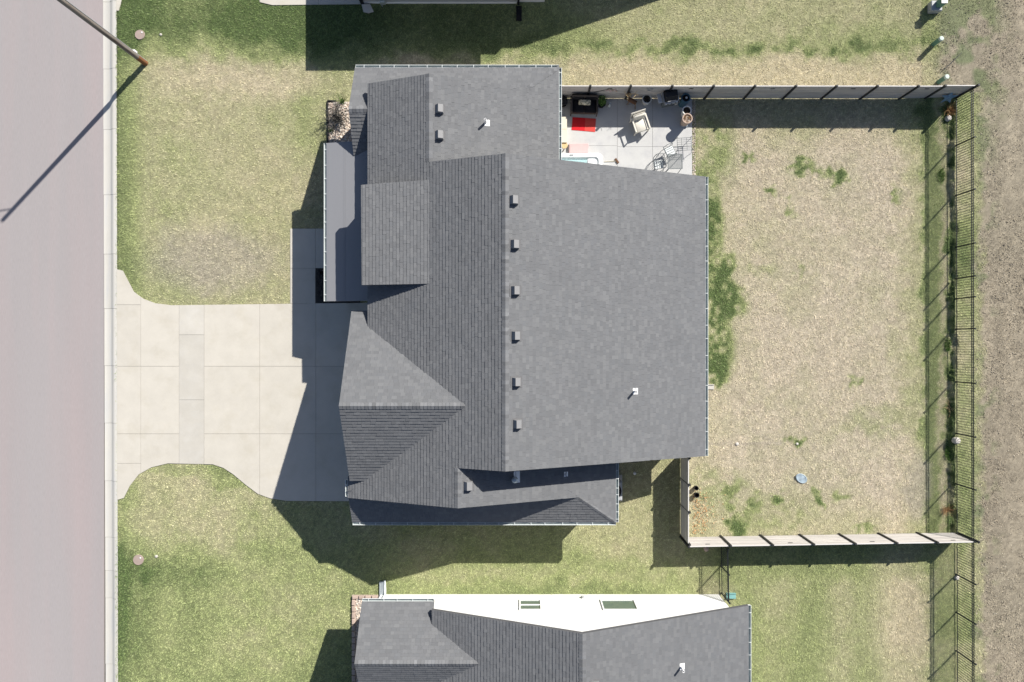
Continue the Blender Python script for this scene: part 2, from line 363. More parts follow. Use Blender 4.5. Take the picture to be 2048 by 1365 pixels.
# a finer column spacing at the cut bank
xs=np.unique(np.concatenate([xs,np.arange(20.2,20.75,.025)]).round(4))
gx,gy=np.meshgrid(xs,ys); gx=gx.ravel(); gy=gy.ravel()
c,g,f=lawn(gx,gy)
hz=height(gx,gy)+.02*(fbm(gx,gy,.35,71,2)-.5)*(.5+1.5*f)+.05*(fbm(gx,gy,3,75,2)-.5)*f-.012
left=gx<PX(233.5); hz=np.where(left,-.35,hz)
nx=len(xs); ny=len(ys); idx=np.arange(nx*ny).reshape(ny,nx)
fc=np.stack([idx[:-1,:-1],idx[:-1,1:],idx[1:,1:],idx[1:,:-1]],-1).reshape(-1,4)
go=npmesh('lawn_soil',np.stack([gx,gy,hz],1),fc,c*(np.where(f>.5,.85,.80-.12*g)*(.68+.5*clump(gx,gy)))[:,None],M['soil'])
tag(go,'dry lawn and bare field soil under the grass','lawn',kind='structure')

FOOT=[[(-6.1,7.0),(7.5,7.0),(7.5,-4.5),(-6.1,-4.5)],[(-6.9,11.6),(1.2,11.6),(1.2,7),(-6.9,7)],[(-7.0,1.0),(-2,1.0),(-2,-7.3),(-7,-7.3)],[(-7,-4),(3.7,-4),(3.7,-7.3),(-7,-7.3)],
      [(-6.6,-11.88),(9.5,-11.88),(9.5,-26),(-6.6,-26)],[(-7.6,16.25),(1.05,16.25),(1.05,26),(-7.6,26)],[(3.8,-6.1),(4.85,-6.1),(4.85,-7.5),(3.8,-7.5)]]
sbed_px=[(704,1190),(762,1190),(762,1215),(730,1215),(735,1420),(707,1420)]
EXC=[gp(driveway_px),gp(walk_px),gp(patio_px),gp(bed_px),gp(mulch_px),gp(nwalk_px),gp(ndrive_px),gp(sbed_px)]+FOOT
LIDS=[(280,70,10),(277,1120,11)]
def blades(n,xr,yr,size,seed,sel=None,wid=1.0):
    r=np.random.default_rng(seed)
    x=r.uniform(*xr,n); y=r.uniform(*yr,n)
    keep=(x>PX(232.2)+.02*(r.random(n)-.5))
    xj=x+.10*(vnoise(x,y,.22,401)-.5)+.04*(r.random(n)-.5); yj=y+.10*(vnoise(x,y,.22,402)-.5)+.04*(r.random(n)-.5)
    for p in EXC: keep&=~inpoly(xj,yj,p)
    for u,v,rr in LIDS: keep&=((x-PX(u))**2+(y-PY(v))**2)>(rr/42-.03)**2
    x=x[keep]; y=y[keep]
    c,g,f=lawn(x,y)
    if sel is not None:
        k=sel(x,y,c,g,f,r); x=x[k];y=y[k];c=c[k];g=g[k];f=f[k]
    n=len(x); z=height(x,y); cp=clump(x,y)
    a=r.uniform(0,2*math.pi,n); L=size*r.uniform(.6,1.5,n)*(1-.3*f)*(.65+.8*cp); w=.0095*wid*r.uniform(.6,1.4,n); lift=r.uniform(.04,.6,n)*(.35+1.5*cp)
    tone=np.clip(r.normal(1.0,.16+.24*f-.05*np.clip(g,0,1),n),.4,1.9)
    # straw blades among the green, green among the straw
    mixin=r.random(n); alt=np.array([.56,.51,.37]); alg=np.array([.20,.235,.09])
    wm=np.where(g>.45,.16,.55)[:,None]; c=np.where((mixin<.12)[:,None]&(f<.5)[:,None],c*(1-wm)+alt*wm,c); c=np.where((mixin>.88)[:,None]&(f<.5)[:,None],c*.55+alg*.45,c)
    c=c*(tone*(.86+.30*cp))[:,None]*1.22
    dx=np.cos(a); dy=np.sin(a)
    b0=np.stack([x-dy*w,y+dx*w,z-.01],1); b1=np.stack([x+dy*w,y-dx*w,z-.01],1); t=np.stack([x+dx*L*.8,y+dy*L*.8,z+.012+L*.75*lift],1)
    v=np.stack([b0,b1,t],1).reshape(-1,3); return v,np.repeat(c,3,0)
parts=[blades(1500000,(-20.0,24.5),(-16.8,17.2),.045,5,sel=lambda x,y,c,g,f,r:((f<.5)|(r.random(len(x))<.8))&(r.random(len(x))<.30+1.0*ss(.30,.62,vnoise(x,y,.085,301)*.65+vnoise(x,y,.2,303)*.35))),
       blades(330000,(-20,24.5),(-16.8,17.2),.075,6,sel=lambda x,y,c,g,f,r:(r.random(len(x))<np.clip((g-.35)*1.6,0,1)*(f<.5)+.25*(f>.5)*(c[:,1]>c[:,0]*1.1)),wid=1.25)]
v=np.concatenate([p[0] for p in parts]); cc=np.concatenate([p[1] for p in parts])
gr=npmesh('lawn_grass',v,np.arange(len(v)).reshape(-1,3),cc,M['grass'])
tag(gr,'short straw and green grass growing over the lawns','grass',kind='stuff')

cl=MB(); rr_=random.Random(3)
for k in range(7000):
    u=rr_.uniform(1952,2100); v=rr_.uniform(-40,1400)
    if v<190 and rr_.random()<.4: u=rr_.uniform(1872,1960)
    x,y,_=P(u,v,.22); r_=rr_.choice((.012,.016,.02,.026,.035)); t_=rr_.uniform(.65,1.5); b_=rr_.choice([(.31,.27,.21),(.40,.36,.29),(.25,.215,.17)])
    a_=rr_.random()*6; zz=.21; vs_=[(x+r_*rr_.uniform(.7,1.3)*math.cos(a_+i*1.571),y+r_*rr_.uniform(.7,1.3)*math.sin(a_+i*1.571),zz) for i in range(4)]+[(x+rr_.uniform(-.3,.3)*r_,y+rr_.uniform(-.3,.3)*r_,zz+r_*rr_.uniform(.7,1.2))]
    cl.add(vs_,[(0,1,4),(1,2,4),(2,3,4),(3,0,4)],tuple(q_*t_ for q_ in b_))
tag(obj('field_clods',cl,M['grass']),'loose clods and stubble over the bare field','soil',kind='stuff')

# ------------------------------------------------------------------ street, kerb, drive, walks, patio
s=MB(); s.box(-60,PX(204.5),-60,60,-.3,-.115); tag(obj('street',s,M['street']),'smooth pinkish grey street along the kerb','street',kind='structure')
def kerb_section(v0,v1,name='kerb_section'):
    y0,y1=PY(v1),PY(v0); x0=PX(203.5+.004*v0); x1=PX(232.5+.0025*v0); mb=MB()
    prof=[(x0,-.3),(x0,-.105),(x0+.30,-.118),(x0+.40,-.06),(x0+.48,-.012),(x0+.55,.004),(x1,.008),(x1,-.3)]
    mb.hull(prof,'y',y0+.006,y1-.006); return mb
kb=MB(); kb.box(PX(204),PX(231.5),-22,22,-.4,-.16); kerb=obj('kerb',kb,M['joint'],base=(PX(218),0,-.4)); tag(kerb,'pale concrete roll kerb and gutter beside the street','kerb',kind='structure')
jv=[-140,-62,2,136.5,258,389,508,617.5,732,847,963,1076,1143,1198,1330.5,1400,1480]
for a,b in zip(jv[:-1],jv[1:]): obj('kerb_section',kerb_section(a,b),M['kerb'],kerb,smooth=True)

def clip_half(poly,a,b,c):           # keep a*x+b*y<=c
    out=[]; n=len(poly)
    for i in range(n):
        p=poly[i]; q=poly[(i+1)%n]; dp=a*p[0]+b*p[1]-c; dq=a*q[0]+b*q[1]-c
        if dp<=0: out.append(p)
        if (dp<0 and dq>0) or (dp>0 and dq<0):
            t=dp/(dp-dq); out.append((p[0]+(q[0]-p[0])*t,p[1]+(q[1]-p[1])*t))
    return out
def clip_rect(poly,x0,x1,y0,y1):
    for h in ((1,0,x1),(-1,0,-x0),(0,1,y1),(0,-1,-y0)):
        poly=clip_half(poly,*h)
        if len(poly)<3: return []
    return poly
def area(p): return abs(sum(p[i][0]*p[(i+1)%len(p)][1]-p[(i+1)%len(p)][0]*p[i][1] for i in range(len(p))))/2
def slabs(parent,outline,cells,ztop,thick,m,gap=.012):
    for (u0,u1,v0,v1,mm) in cells:
        p=clip_rect(outline,PX(u0)+gap/2,PX(u1)-gap/2,PY(v1)+gap/2,PY(v0)-gap/2)
        if len(p)<3 or area(p)<.02: continue
        q=[p[0]]
        for a in p[1:]:
            if math.hypot(a[0]-q[-1][0],a[1]-q[-1][1])>1e-4: q.append(a)
        mb=MB(); z=ztop+random.uniform(-.003,.003); mb.prism(q,ztop-thick,z); obj('slab',mb,mm or m,parent)
def base_sheet(name,outline,z,label,cat):
    mb=MB(); n=len(outline); mb.prism(outline,z-.12,z); o=obj(name,mb,M['joint'],base=(sum(p[0] for p in outline)/n,sum(p[1] for p in outline)/n,z-.12)); tag(o,label,cat,kind='structure'); return o
dp=gp(driveway_px); dw=base_sheet('driveway',dp,.0,'cream concrete driveway flaring to the street from the garage','driveway')
G_=M['concrete_grey']
cells=[(230,282,530,610,None),(230,282,610,733,None),(230,282,733,868,None),(230,282,868,927,None),(230,282,927,1005,None),
       (282,358.5,530,733,None),(282,358.5,733,868,None),(282,358.5,868,1005,None)]
cells+=[(358.5,408.5,600,670,G_),(358.5,408.5,670,800,G_),(358.5,408.5,800,1005,G_)]
for a,b in ((408.5,519.7),(519.7,632),(632,770)):
    for c_,d_ in ((600,733),(733,868),(868,1010)): cells.append((a,b,c_,d_,None))
slabs(dw,dp,cells,.022,.09,M['concrete'])
wk=base_sheet('front_walk',gp(walk_px),.001,'narrow concrete walk from the driveway to the porch','path')
slabs(wk,gp(walk_px),[(575,631,450,537,None),(575,631,537,612,None),(631,710,450,537,None)],.023,.09,M['concrete'])
nw=base_sheet('neighbour_walk',gp(nwalk_px),.0,'strip of pale concrete drive at the upper edge','path')
slabs(nw,gp(nwalk_px),[(490,637,-95,20,None),(637,730,-95,20,None)],.022,.09,M['concrete'])
nd=base_sheet('neighbour_driveway',gp(ndrive_px),.0,'corner of a concrete apron by the kerb at the upper edge','driveway')
slabs(nd,gp(ndrive_px),[(225,300,-70,30,None)],.022,.09,M['concrete'])
pt=base_sheet('patio',gp(patio_px),.0,'pale concrete patio behind the house','patio')
pc=[]
for a,b in ((1095,1172,),(1172,1234.5),(1234.5,1305),(1305,1384.5)):
    for c_,d_ in ((190,294.5),(294.5,440)): pc.append((a,b,c_,d_,None))
pc=[(1095,1234.5,190,292,None),(1095,1234.5,292,440,None),(1234.5,1305,190,294,None),(1234.5,1305,294,440,None),(1305,1385,190,294,None),(1305,1385,294,440,None)]
slabs(pt,gp(patio_px),pc,.022,.09,M['patio'])

# rocks and beds
def rock_mesh(mb,x,y,z,r,c):
    a=random.random()*6; k=[random.uniform(.7,1.25) for _ in range(8)]
    vs=[(x+r*k[i]*math.cos(a+i*1.257),y+r*k[i]*math.sin(a+i*1.257),z) for i in range(5)]
    vs+=[(x+.62*r*k[i]*math.cos(a+.3+i*1.257),y+.62*r*k[i]*math.sin(a+.3+i*1.257),z+r*.75*k[5]) for i in range(5)]
    fs=[tuple(range(5,10))]+[(i,(i+1)%5,5+(i+1)%5,5+i) for i in range(5)]
    mb.add(vs,fs,c)
def rocks(name,poly,n,r0,r1,z,label,dark=False):
    mb=MB(); xs_=[p[0] for p in poly]; ys_=[p[1] for p in poly]; k=0
    while k<n:
        x=random.uniform(min(xs_),max(xs_)); y=random.uniform(min(ys_),max(ys_))
        if not inpoly(np.array([x]),np.array([y]),poly)[0]: continue
        t=random.uniform(.6,1.35); b=random.choice([(.56,.48,.40),(.62,.55,.48),(.50,.40,.33),(.54,.50,.45)])
        if dark: b=random.choice([(.03,.03,.032),(.07,.065,.06),(.02,.02,.022)])
        rock_mesh(mb,x,y,z,random.uniform(r0,r1),tuple(q*t for q in b)); k+=1
    return tag(obj(name,mb,M['rock']),label,'gravel',kind='stuff')
mb=MB(); mb.prism(gp(bed_px),-.1,.02); tag(obj('planting_bed',mb,M['rockbed']),'rock covered planting bed at the porch end','planting bed',kind='structure')
rocks('gravel',gp([(658,206),(722,206),(722,288),(658,288)]),900,.025,.06,.02,'tumbled buff river rock filling the bed by the porch')
mb=MB(); mb.prism(gp(mulch_px),-.1,.025); tag(obj('mulch_bed',mb,M['mulch']),'small black mulch bed between the walk and the porch','planting bed',kind='structure')
rocks('mulch',gp([(633,539),(700,539),(700,604),(633,604)]),420,.02,.045,.022,'chunky black mulch beside the porch posts',True)
mb=MB(); mb.prism(gp(sbed_px),-.1,.02); tag(obj('planting_bed',mb,M['rockbed']),'narrow rock bed at the corner of the white house','planting bed',kind='structure')
rocks('gravel',gp([(712,1196),(728,1196),(733,1370),(713,1370)]),420,.025,.055,.02,'tan gravel inside the block edging of the white house')
rocks('gravel_strip',gp([(1384.6,200),(1391,200),(1391,352),(1384.6,352)]),520,.012,.028,.005,'thin strip of pinkish gravel along the patio edge')
lf=MB()
for k in range(260):
    u=1385+abs(random.gauss(0,1))*22; v=random.uniform(985,1066)+random.gauss(0,6)
    if v>1068 or u>1450: continue
    x,y,_=P(u,v); a_=random.uniform(0,6.28); L_=random.uniform(.025,.05); z_=random.uniform(.02,.05); t_=random.uniform(.6,1.4); cx_,cy_=math.cos(a_)*L_,math.sin(a_)*L_
    lf.add([(x-cx_,y-cy_,z_),(x+cy_*.5,y-cx_*.5,z_+.01),(x+cx_,y+cy_,z_+random.uniform(-.01,.02)),(x-cy_*.5,y+cx_*.5,z_+.01)],[(0,1,2,3)],tuple(q_*t_ for q_ in random.choice([(.44,.27,.13),(.50,.36,.22),(.36,.20,.09)])))
tag(obj('leaf_litter',lf,M['grass']),'orange brown leaf litter blown into the fence corner','leaves',kind='stuff')
mb=MB(); mb.box(PX(655),PX(657),PY(290),PY(203),-.05,.09); mb.box(PX(655),PX(673),PY(203.5),PY(202),-.05,.09)
tag(obj('bed_edging',mb,M['black']),'thin black edging round the rock bed','edging')
mb=MB(); mb.box(PX(708.5),PX(710),PY(1425),PY(1197),-.03,.02); ed=obj('block_edging',mb,M['joint']); tag(ed,'row of tan concrete blocks edging the rock bed','edging')
blk=MB(); blk.cbox((0,0,.07),(.26,.15,.14),None,.015); blm=mesh_of('block',blk,M['block'])
for i in range(4): shared('block',blm,ed,(PX(711+13*i),PY(1193.5),0),R(random.uniform(-4,4)))
for i in range(14): shared('block',blm,ed,(PX(708),PY(1204+12.6*i),0),R(90+random.uniform(-4,4)))

# ------------------------------------------------------------------ roofs
def W(X,V,z): return (X,-V,z)
TONES=[(.125,.128,.134),(.131,.134,.140),(.135,.138,.144),(.139,.142,.148),(.147,.150,.155),(.129,.133,.140)]
class Roof:
    def __init__(s): s.tabs=[]; s.deck=MB()
    def plane(s,poly,zf,down,seed,deck=True,exp=.143,thick=.017,over=0.0):
        """poly: convex (X,V) outline; zf(X,V); down: 'W','E','N','S'"""
        if deck: s.deck.prism([(x,-v) for x,v in poly],lambda x,y:zf(x,-y)-.17,lambda x,y:zf(x,-y)-.004)
        ax=0 if down in 'WE' else 1; sg=1 if down in 'ES' else -1
        e=.01; g0=(zf(*( (e,0) if ax==0 else (0,e)))-zf(0,0))/e; step=exp/math.sqrt(1+g0*g0)
        bs=[sg*p[ax] for p in poly]; as_=[p[1-ax] for p in poly]
        k0=math.floor(min(bs)/step)-1; k1=math.ceil(max(bs)/step)+1
        for k in range(k0,k1):
            rr=random.Random(seed*100003+k); b0=k*step; b1=b0+step
            a=min(as_)-rr.uniform(0,.3)
            while a<max(as_):
                w=rr.uniform(.13,.27); a0=a; a1=a+w-.003; a+=w
                t=rr.choice(TONES); lam=rr.choice((0,0,.004,.007)); q=[(a0,b0),(a1,b0),(a1,b1),(a0,b1)]
                k_=rr.uniform(.96,1.04); t=tuple(x*k_ for x in t)
                xy=[((sg*b,aa) if ax==0 else (aa,sg*b)) for aa,b in q]
                p=s.clip(xy,poly)
                if len(p)<3 or area(p)<.0012: continue
                top=[];bot=[]
                for X,V in p:
                    b=sg*(X,V)[ax]; tt=(b-b0)/step; z=zf(X,V); top.append((X,-V,z+.002+lam+thick*tt)); bot.append((X,-V,z-.003))
                s.tabs.append((top,bot,t))
    @staticmethod
    def clip(p,poly):
        n=len(poly); A=sum(poly[i][0]*poly[(i+1)%n][1]-poly[(i+1)%n][0]*poly[i][1] for i in range(n)); sgn=1 if A>0 else -1
        for i in range(n):
            x0,y0=poly[i]; x1,y1=poly[(i+1)%n]; a,b=(y1-y0)*sgn,-(x1-x0)*sgn
            p=clip_half(p,a,b,a*x0+b*y0)
            if len(p)<3: return []
        return p
    def caps(s,p0,p1,n1,n2,seed,w=.15,exp=.145):
        """ridge or hip caps from p0 to p1 (X,V,z); n1,n2: (dX,dV,dz) per metre down each side"""
        a=Vector((p0[0],-p0[1],p0[2])); b=Vector((p1[0],-p1[1],p1[2])); d=(b-a); n=max(1,int(d.length/exp)); rr=random.Random(seed)
        n1=Vector((n1[0],-n1[1],n1[2])).normalized(); n2=Vector((n2[0],-n2[1],n2[2])).normalized(); up=Vector((0,0,1))
        for i in range(n):
            q0=a+d*(i/n); q1=a+d*((i+1)/n); t=rr.choice(TONES); k_=rr.uniform(.85,1.25); t=tuple(x*k_ for x in t)
            for nn in (n1,n2):
                top=[q0+up*.03,q1+up*.018,q1+nn*w+up*.018,q0+nn*w+up*.03]
                nf=(top[1]-top[0]).cross(top[2]-top[0])
                if nf.z<0: top=top[::-1]
                s.tabs.append(([tuple(p) for p in top],[tuple(p-up*.035) for p in top],t))
    def build(s,root,keyf,n=300):
        rf=obj('roof',s.deck,M['deck'],root)
        order=sorted(range(len(s.tabs)),key=lambda i:keyf(s.tabs[i])); single=set(order[:n]); rest=MB()
        for i,(top,bot,t) in enumerate(s.tabs):
            k=len(top); vs=top+bot
            nz=(Vector(top[1])-Vector(top[0])).cross(Vector(top[2])-Vector(top[0])).z
            fs=[tuple(range(k)) if nz>0 else tuple(range(k-1,-1,-1))]+[((j,(j+1)%k,k+(j+1)%k,k+j) if nz<0 else (j,k+j,k+(j+1)%k,(j+1)%k)) for j in range(k)]
            if i in single: mb=MB(); mb.add(vs,fs,t); obj('shingle',mb,M['shingle'],rf)
            else: rest.add(vs,fs,t)
        so_=obj('shingles',rest,M['shingle'],root); so_['kind']='stuff'
        return rf

def gutter(root,p0,p1,inner,nh=0,w=.12,cols=None):
    """U channel from p0 to p1 (X,V,z), inner: unit plan vector towards the house"""
    a=Vector((p0[0],-p0[1],p0[2])); b=Vector((p1[0],-p1[1],p1[2])); iv=Vector((inner[0],-inner[1],0))
    prof=[(0,.0),(0,-.11),(-w+.03,-.11),(-w,-.02),(-w,.0),(-w+.014,.0),(-w+.014,-.018),(-w+.036,-.098),(-.008,-.098),(-.008,.0)]
    mb=MB(); n=len(prof); vs=[a+iv*q+Vector((0,0,z)) for q,z in prof]+[b+iv*q+Vector((0,0,z)) for q,z in prof]
    fs=[(i,n+i,n+(i+1)%n,(i+1)%n) for i in range(n)]
    mb.add(vs,fs[:5]+fs[9:]); d=(b-a).normalized(); tr=MB(); tr.add(vs,fs[5:9])
    for e,sg in ((a,1),(b,-1)):
        mb.add([e+iv*q+Vector((0,0,z)) for q,z in ((0,0),(0,-.11),(-w+.03,-.11),(-w,-.02),(-w,0))],[(0,1,2,3,4)])
    g=obj('gutter',mb,M['gutter'],root); obj('trough',tr,M['trough'],g)
    L=(b-a).length; nh=nh or max(2,int(L/.62))
    for i in range(nh):
        c=a+d*(L*(i+.5)/nh+random.uniform(-.06,.06)); h=MB(); e=d*.009; z=Vector((0,0,.006))
        q=[c-e+z,c+e+z,c+e-iv*w+z,c-e-iv*w+z]; h.add([tuple(x) for x in q]+[tuple(x-Vector((0,0,.008))) for x in q],[(0,1,2,3),(7,6,5,4),(0,4,5,1),(1,5,6,2),(2,6,7,3),(3,7,4,0)]); obj('hanger',h,M['gutter'],g)
    return g
def box_vent(root,X,V,zf,s=.33):
    z=zf(X,V); gx_=(zf(X+.1,V)-zf(X,V))/.1
    fl=MB(); h=s/2
    def pl(x,v,dz): return (X+x,-(V+v),zf(X+x,V+v)+dz)
    fl.add([pl(-h-.06,-h-.06,.02),pl(h+.06,-h-.06,.02),pl(h+.06,h+.06,.02),pl(-h-.06,h+.06,.02),pl(-h-.06,-h-.06,-.01),pl(h+.06,-h-.06,-.01),pl(h+.06,h+.06,-.01),pl(-h-.06,h+.06,-.01)],[(3,2,1,0),(0,1,5,4),(1,2,6,5),(2,3,7,6),(3,0,4,7)])
    hd=MB(); t=.25; k=-.03
    vs=[pl(-h,-h,.03),pl(h,-h,.03),pl(h,h,.03),pl(-h,h,.03),pl(k,-h+.01,t),pl(h-.01,-h+.01,t),pl(h-.01,h-.01,t),pl(k,h-.01,t)]
    hd.add(vs,[(4,7,6,5),(0,4,5,1),(1,5,6,2),(2,6,7,3),(3,7,4,0)])
    v=obj('roof_vent',hd,M['vent'],root); obj('flashing',fl,M['shingle2'],v); return v
M['shingle2']=mat('vent_flange',(.115,.115,.12),.9,.05,4,.08,60)
def pipe_vent(root,X,V,zf,h=.46,r=.05,fw=.13):
    z=zf(X,V); p=MB(); p.lathe([(r,-.1),(r,h),(r*.75,h),(r*.75,h-.12),(0,h-.12)],(X,-V,z),12); v=obj('vent_pipe',p,M['pvc'],root)
    fl=MB(); q=[(-fw*.5,-fw),(fw*1.2,-fw),(fw*1.2,fw),(-fw*.5,fw)]
    fl.add([(X+a,-(V+b),zf(X+a,V+b)+.022) for a,b in q]+[(X+a,-(V+b),zf(X+a,V+b)-.01) for a,b in q],[(3,2,1,0),(0,1,5,4),(1,2,6,5),(2,3,7,6),(3,0,4,7)]); obj('flashing',fl,M['pvc'],v)
    return v

# ---- the grey house
house=thing('house','large grey shingled house filling the middle of the view','house',(0,0,0))
ZR,XR,SL=6.1,-.66,.385
zL=lambda X,V: ZR-SL*(XR-X)           # west slopes (main roof and both wings)
SLE=.418
zE_=lambda X,V: ZR-SLE*(X-XR)          # main east slope
XF=-3.77; ZF=zL(XF,0); XEr=-2.57; ZE=zL(XEr,0)
XFe,XEe=PX(1118,2.75),PX(1232,2.75); ZG=2.75
sF=(ZF-ZG)/(XFe-XF); sE=(ZE-ZG)/(XEe-XEr)
zFr=lambda X,V: ZF-sF*(X-XF); zEr=lambda X,V: ZE-sE*(X-XEr)
VN,VS=-12.08,7.74                      # north and south eaves
zN=lambda X,V: ZG+.5*(V-VN); zS=lambda X,V: ZG+.53*(VS-V)
VM0,VM1=-7.40,4.90; VFr,VEr=-10.96,6.50
XM=PX(1411,2.45); ZGE=zE_(XM,0)-.01
VGr,ZGar=2.42,5.5; zGn=lambda X,V: ZGar-.515*(VGr-V); zGs=lambda X,V: ZGar-.515*(V-VGr); XG0=-7.26
VPr=-9.90; ZPr=zN(0,VPr); zPs=lambda X,V: ZPr-.5*(V-VPr)
zD=lambda X,V: 4.60+.108*(X+6.6)
zP=lambda X,V: 2.72+.20*(X+8.55)
rf=Roof()
XLe=-6.5
rf.plane([(XLe,VFr),(XF,VFr),(XF,VM0),(XLe,VM0)],zL,'W',1)
rf.plane([(XLe,VM0),(XR,VM0),(XR,VM1),(XLe,VM1)],zL,'W',1)
rf.plane([(XLe,VM1),(XEr,VM1),(XEr,VEr),(XLe,VEr)],zL,'W',1)
rf.plane([(-7.42,5.6),(XLe,5.6),(XLe,VEr),(-7.42,VEr)],zL,'W',1)
rf.plane([(XR,VM0),(XM,VM0),(XM,VM1),(XR,VM1)],zE_,'E',2)
# north wing: east slope, skirt with hip
hipF=lambda V:(zN(0,V)-ZF)/(-sF)+XF
hx=hipF(VFr); rf.plane([(XF,VFr),(hx,VFr),(hx,VM0+.2),(XF,VM0+.2)],zFr,'E',3); rf.plane([(hx,VFr),(XFe,VN),(XFe,VM0+.2),(hx,VM0+.2)],zFr,'E',3)
rf.plane([(-7.3,VN),(XFe,VN),(hipF(-10.6),-10.6),(-7.3,-10.6)],zN,'N',4)
rf.plane([(-7.3,-10.6),(-6.2,-10.6),(-6.2,VPr),(-7.3,VPr)],zN,'N',4)
rf.plane([(-7.3,VPr),(-6.2,VPr),(-6.2,-8.0),(-7.3,-8.0)],zPs,'S',5)
# south wing
hipE=lambda V:(zS(0,V)-ZE)/(-sE)+XEr
hx=hipE(VEr); rf.plane([(XEr,VM1-.2),(hx,VM1-.2),(hx,VEr),(XEr,VEr)],zEr,'E',6); rf.plane([(hx,VM1-.2),(XEe,VM1-.2),(XEe,VS),(hx,VEr)],zEr,'E',6)
rf.plane([(-7.42,6.15),(hipE(6.15),6.15),(XEe,VS),(-7.42,VS)],zS,'S',7)
# garage gable, dormer
rf.plane([(XG0,-1.45),(-2.1,-1.45),(-2.1,VGr),(XG0,VGr)],zGn,'N',8)
rf.plane([(XG0,VGr),(-2.1,VGr),(-2.1,5.72),(XG0,5.72)],zGs,'S',9)
rf.plane([(-6.60,-6.53),(-3.5,-6.68),(-3.5,-2.47),(-6.57,-2.44)],zD,'W',10)
rf.caps((XR,VM0,ZR),(XR,VM1,ZR),(-1,0,-SL),(1,0,-SLE),21)
rf.caps((XF,VFr,ZF),(XF,VM0,ZF),(-1,0,-SL),(1,0,-sF),22)
rf.caps((XEr,VM1,ZE),(XEr,VEr,ZE),(-1,0,-SL),(1,0,-sE),23)
rf.caps((XG0,VGr,ZGar),(-2.3,VGr,ZGar),(0,-1,-.515),(0,1,-.515),24)
rf.caps((-7.3,VPr,ZPr),(-6.35,VPr,ZPr),(0,-1,-.5),(0,1,-.5),25)
rf.caps((XEe,VS,ZG),(hipE(VEr),VEr,zS(0,VEr)),(1,0,-sE),(0,1,-.53),26,.13)
rf.caps((XFe,VN,ZG),(hipF(VFr),VFr,zN(0,VFr)),(1,0,-sF),(0,-1,-.5),27,.13)
rf.build(house,lambda t:abs(t[0][0][0]-(-2.6))*.6+abs(t[0][0][1]-.2))
# porch roof
pr=MB(); pr.prism([(-8.55,8.80),(-6.1,8.80),(-6.1,1.9),(-8.55,1.9)],lambda x,y:zP(x,-y)-.18,lambda x,y:zP(x,-y)); po=obj('porch_roof',pr,M['membrane'],house)
for xx in (-7.75,-7.68): q=MB(); q.prism([(xx-.008,8.79),(xx+.008,8.79),(xx+.008,1.91),(xx-.008,1.91)],lambda x,y:zP(x,-y)-.01,lambda x,y:zP(x,-y)+.006); obj('seam',q,M['membrane'],po)
# walls
d=.19
def wall(mb,name='wall',m=None): return obj(name,mb,m or M['siding_grey'],house)
w=MB(); w.hull([(-6.1,-.1),(7.5,-.1),(7.5,zE_(7.5,0)-d),(XR,ZR-d),(-6.1,zL(-6.1,0)-d)],'y',-4.5,7.0); wall(w)
w=MB(); w.hull([(-6.1,-.1),(1.2,-.1),(1.2,zFr(1.2,0)-d),(XF,ZF-d),(-6.1,zL(-6.1,0)-d)],'y',7.003,10.65); wall(w)
w=MB(); w.box(-6.9,1.197,10.653,11.68,-.1,2.72); wall(w)
w=MB(); w.box(-6.897,-6.103,8.9,10.65,-.1,2.9); wall(w)
w=MB(); w.hull([(-6.9,-.1),(3.75,-.1),(3.75,zEr(3.75,0)-d),(XEr,ZE-d),(-6.9,zL(-6.9,0)-d)],'y',-6.2,-4.503); wall(w)
w=MB(); w.box(-6.897,3.747,-7.34,-6.203,-.1,2.7); wall(w)
w=MB(); w.hull([(1.0,-.1),(1.0,zGn(0,-1.0)-d),(-VGr,ZGar-d),(-5.5,zGs(0,5.5)-d),(-5.5,-.1)],'x',-6.95,-6.11); wall(w)
w=MB(); w.hull([(-6.4,3.3),(-6.4,zD(-6.4,0)-d),(-3.6,zD(-3.6,0)-d),(-3.6,3.3)],'y',2.6,6.4); wall(w)
gd=MB(); gd.box(-6.985,-6.953,-4.9,.3,.02,2.2); g_o=obj('garage_door',gd,M['door'],house)
for i in range(4):
    for j in range(6):
        q=MB(); q.cbox((-6.992,-4.47+j*.868,.3+i*.54),(.014,.70,.40)); obj('panel',q,M['door'],g_o)
fd=MB(); fd.box(-6.15,-6.103,3.5,4.45,.1,2.15); fo_=obj('front_door',fd,M['black'],house); q=MB(); q.lathe([(0,0),(.03,0),(.03,.05),(0,.06)],(-6.2,3.6,1.05),8); obj('handle',q,M['galv'],fo_)
def window(root,wallx=None,wally=None,a0=0,a1=1,z0=.9,z1=2.1,out=1,pane_split=False):
    f=MB(); g=.06; p=MB()
    if wally is not None:
        y=wally; o=out
        for (x0,x1,b0,b1) in ((a0,a1,z0,z0+g),(a0,a1,z1-g,z1),(a0,a0+g,z0+g,z1-g),(a1-g,a1,z0+g,z1-g)): f.box(x0,x1,min(y,y+o*.05),max(y,y+o*.05),b0,b1)
        if pane_split: f.box(a0+g,a1-g,min(y,y+o*.04),max(y,y+o*.04),(z0+z1)/2-.025,(z0+z1)/2+.025)
        p.box(a0+g,a1-g,min(y-o*.05,y+o*.008),max(y-o*.05,y+o*.008),z0+g,z1-g)
    else:
        x=wallx; o=out
        for (y0,y1,b0,b1) in ((a0,a1,z0,z0+g),(a0,a1,z1-g,z1),(a0,a0+g,z0+g,z1-g),(a1-g,a1,z0+g,z1-g)): f.box(min(x,x+o*.05),max(x,x+o*.05),y0,y1,b0,b1)
        p.box(min(x-o*.05,x+o*.008),max(x-o*.05,x+o*.008),a0+g,a1-g,z0+g,z1-g)
    wf=obj('window',f,M['vinyl'],root); obj('pane',p,M['glass'],wf); return wf
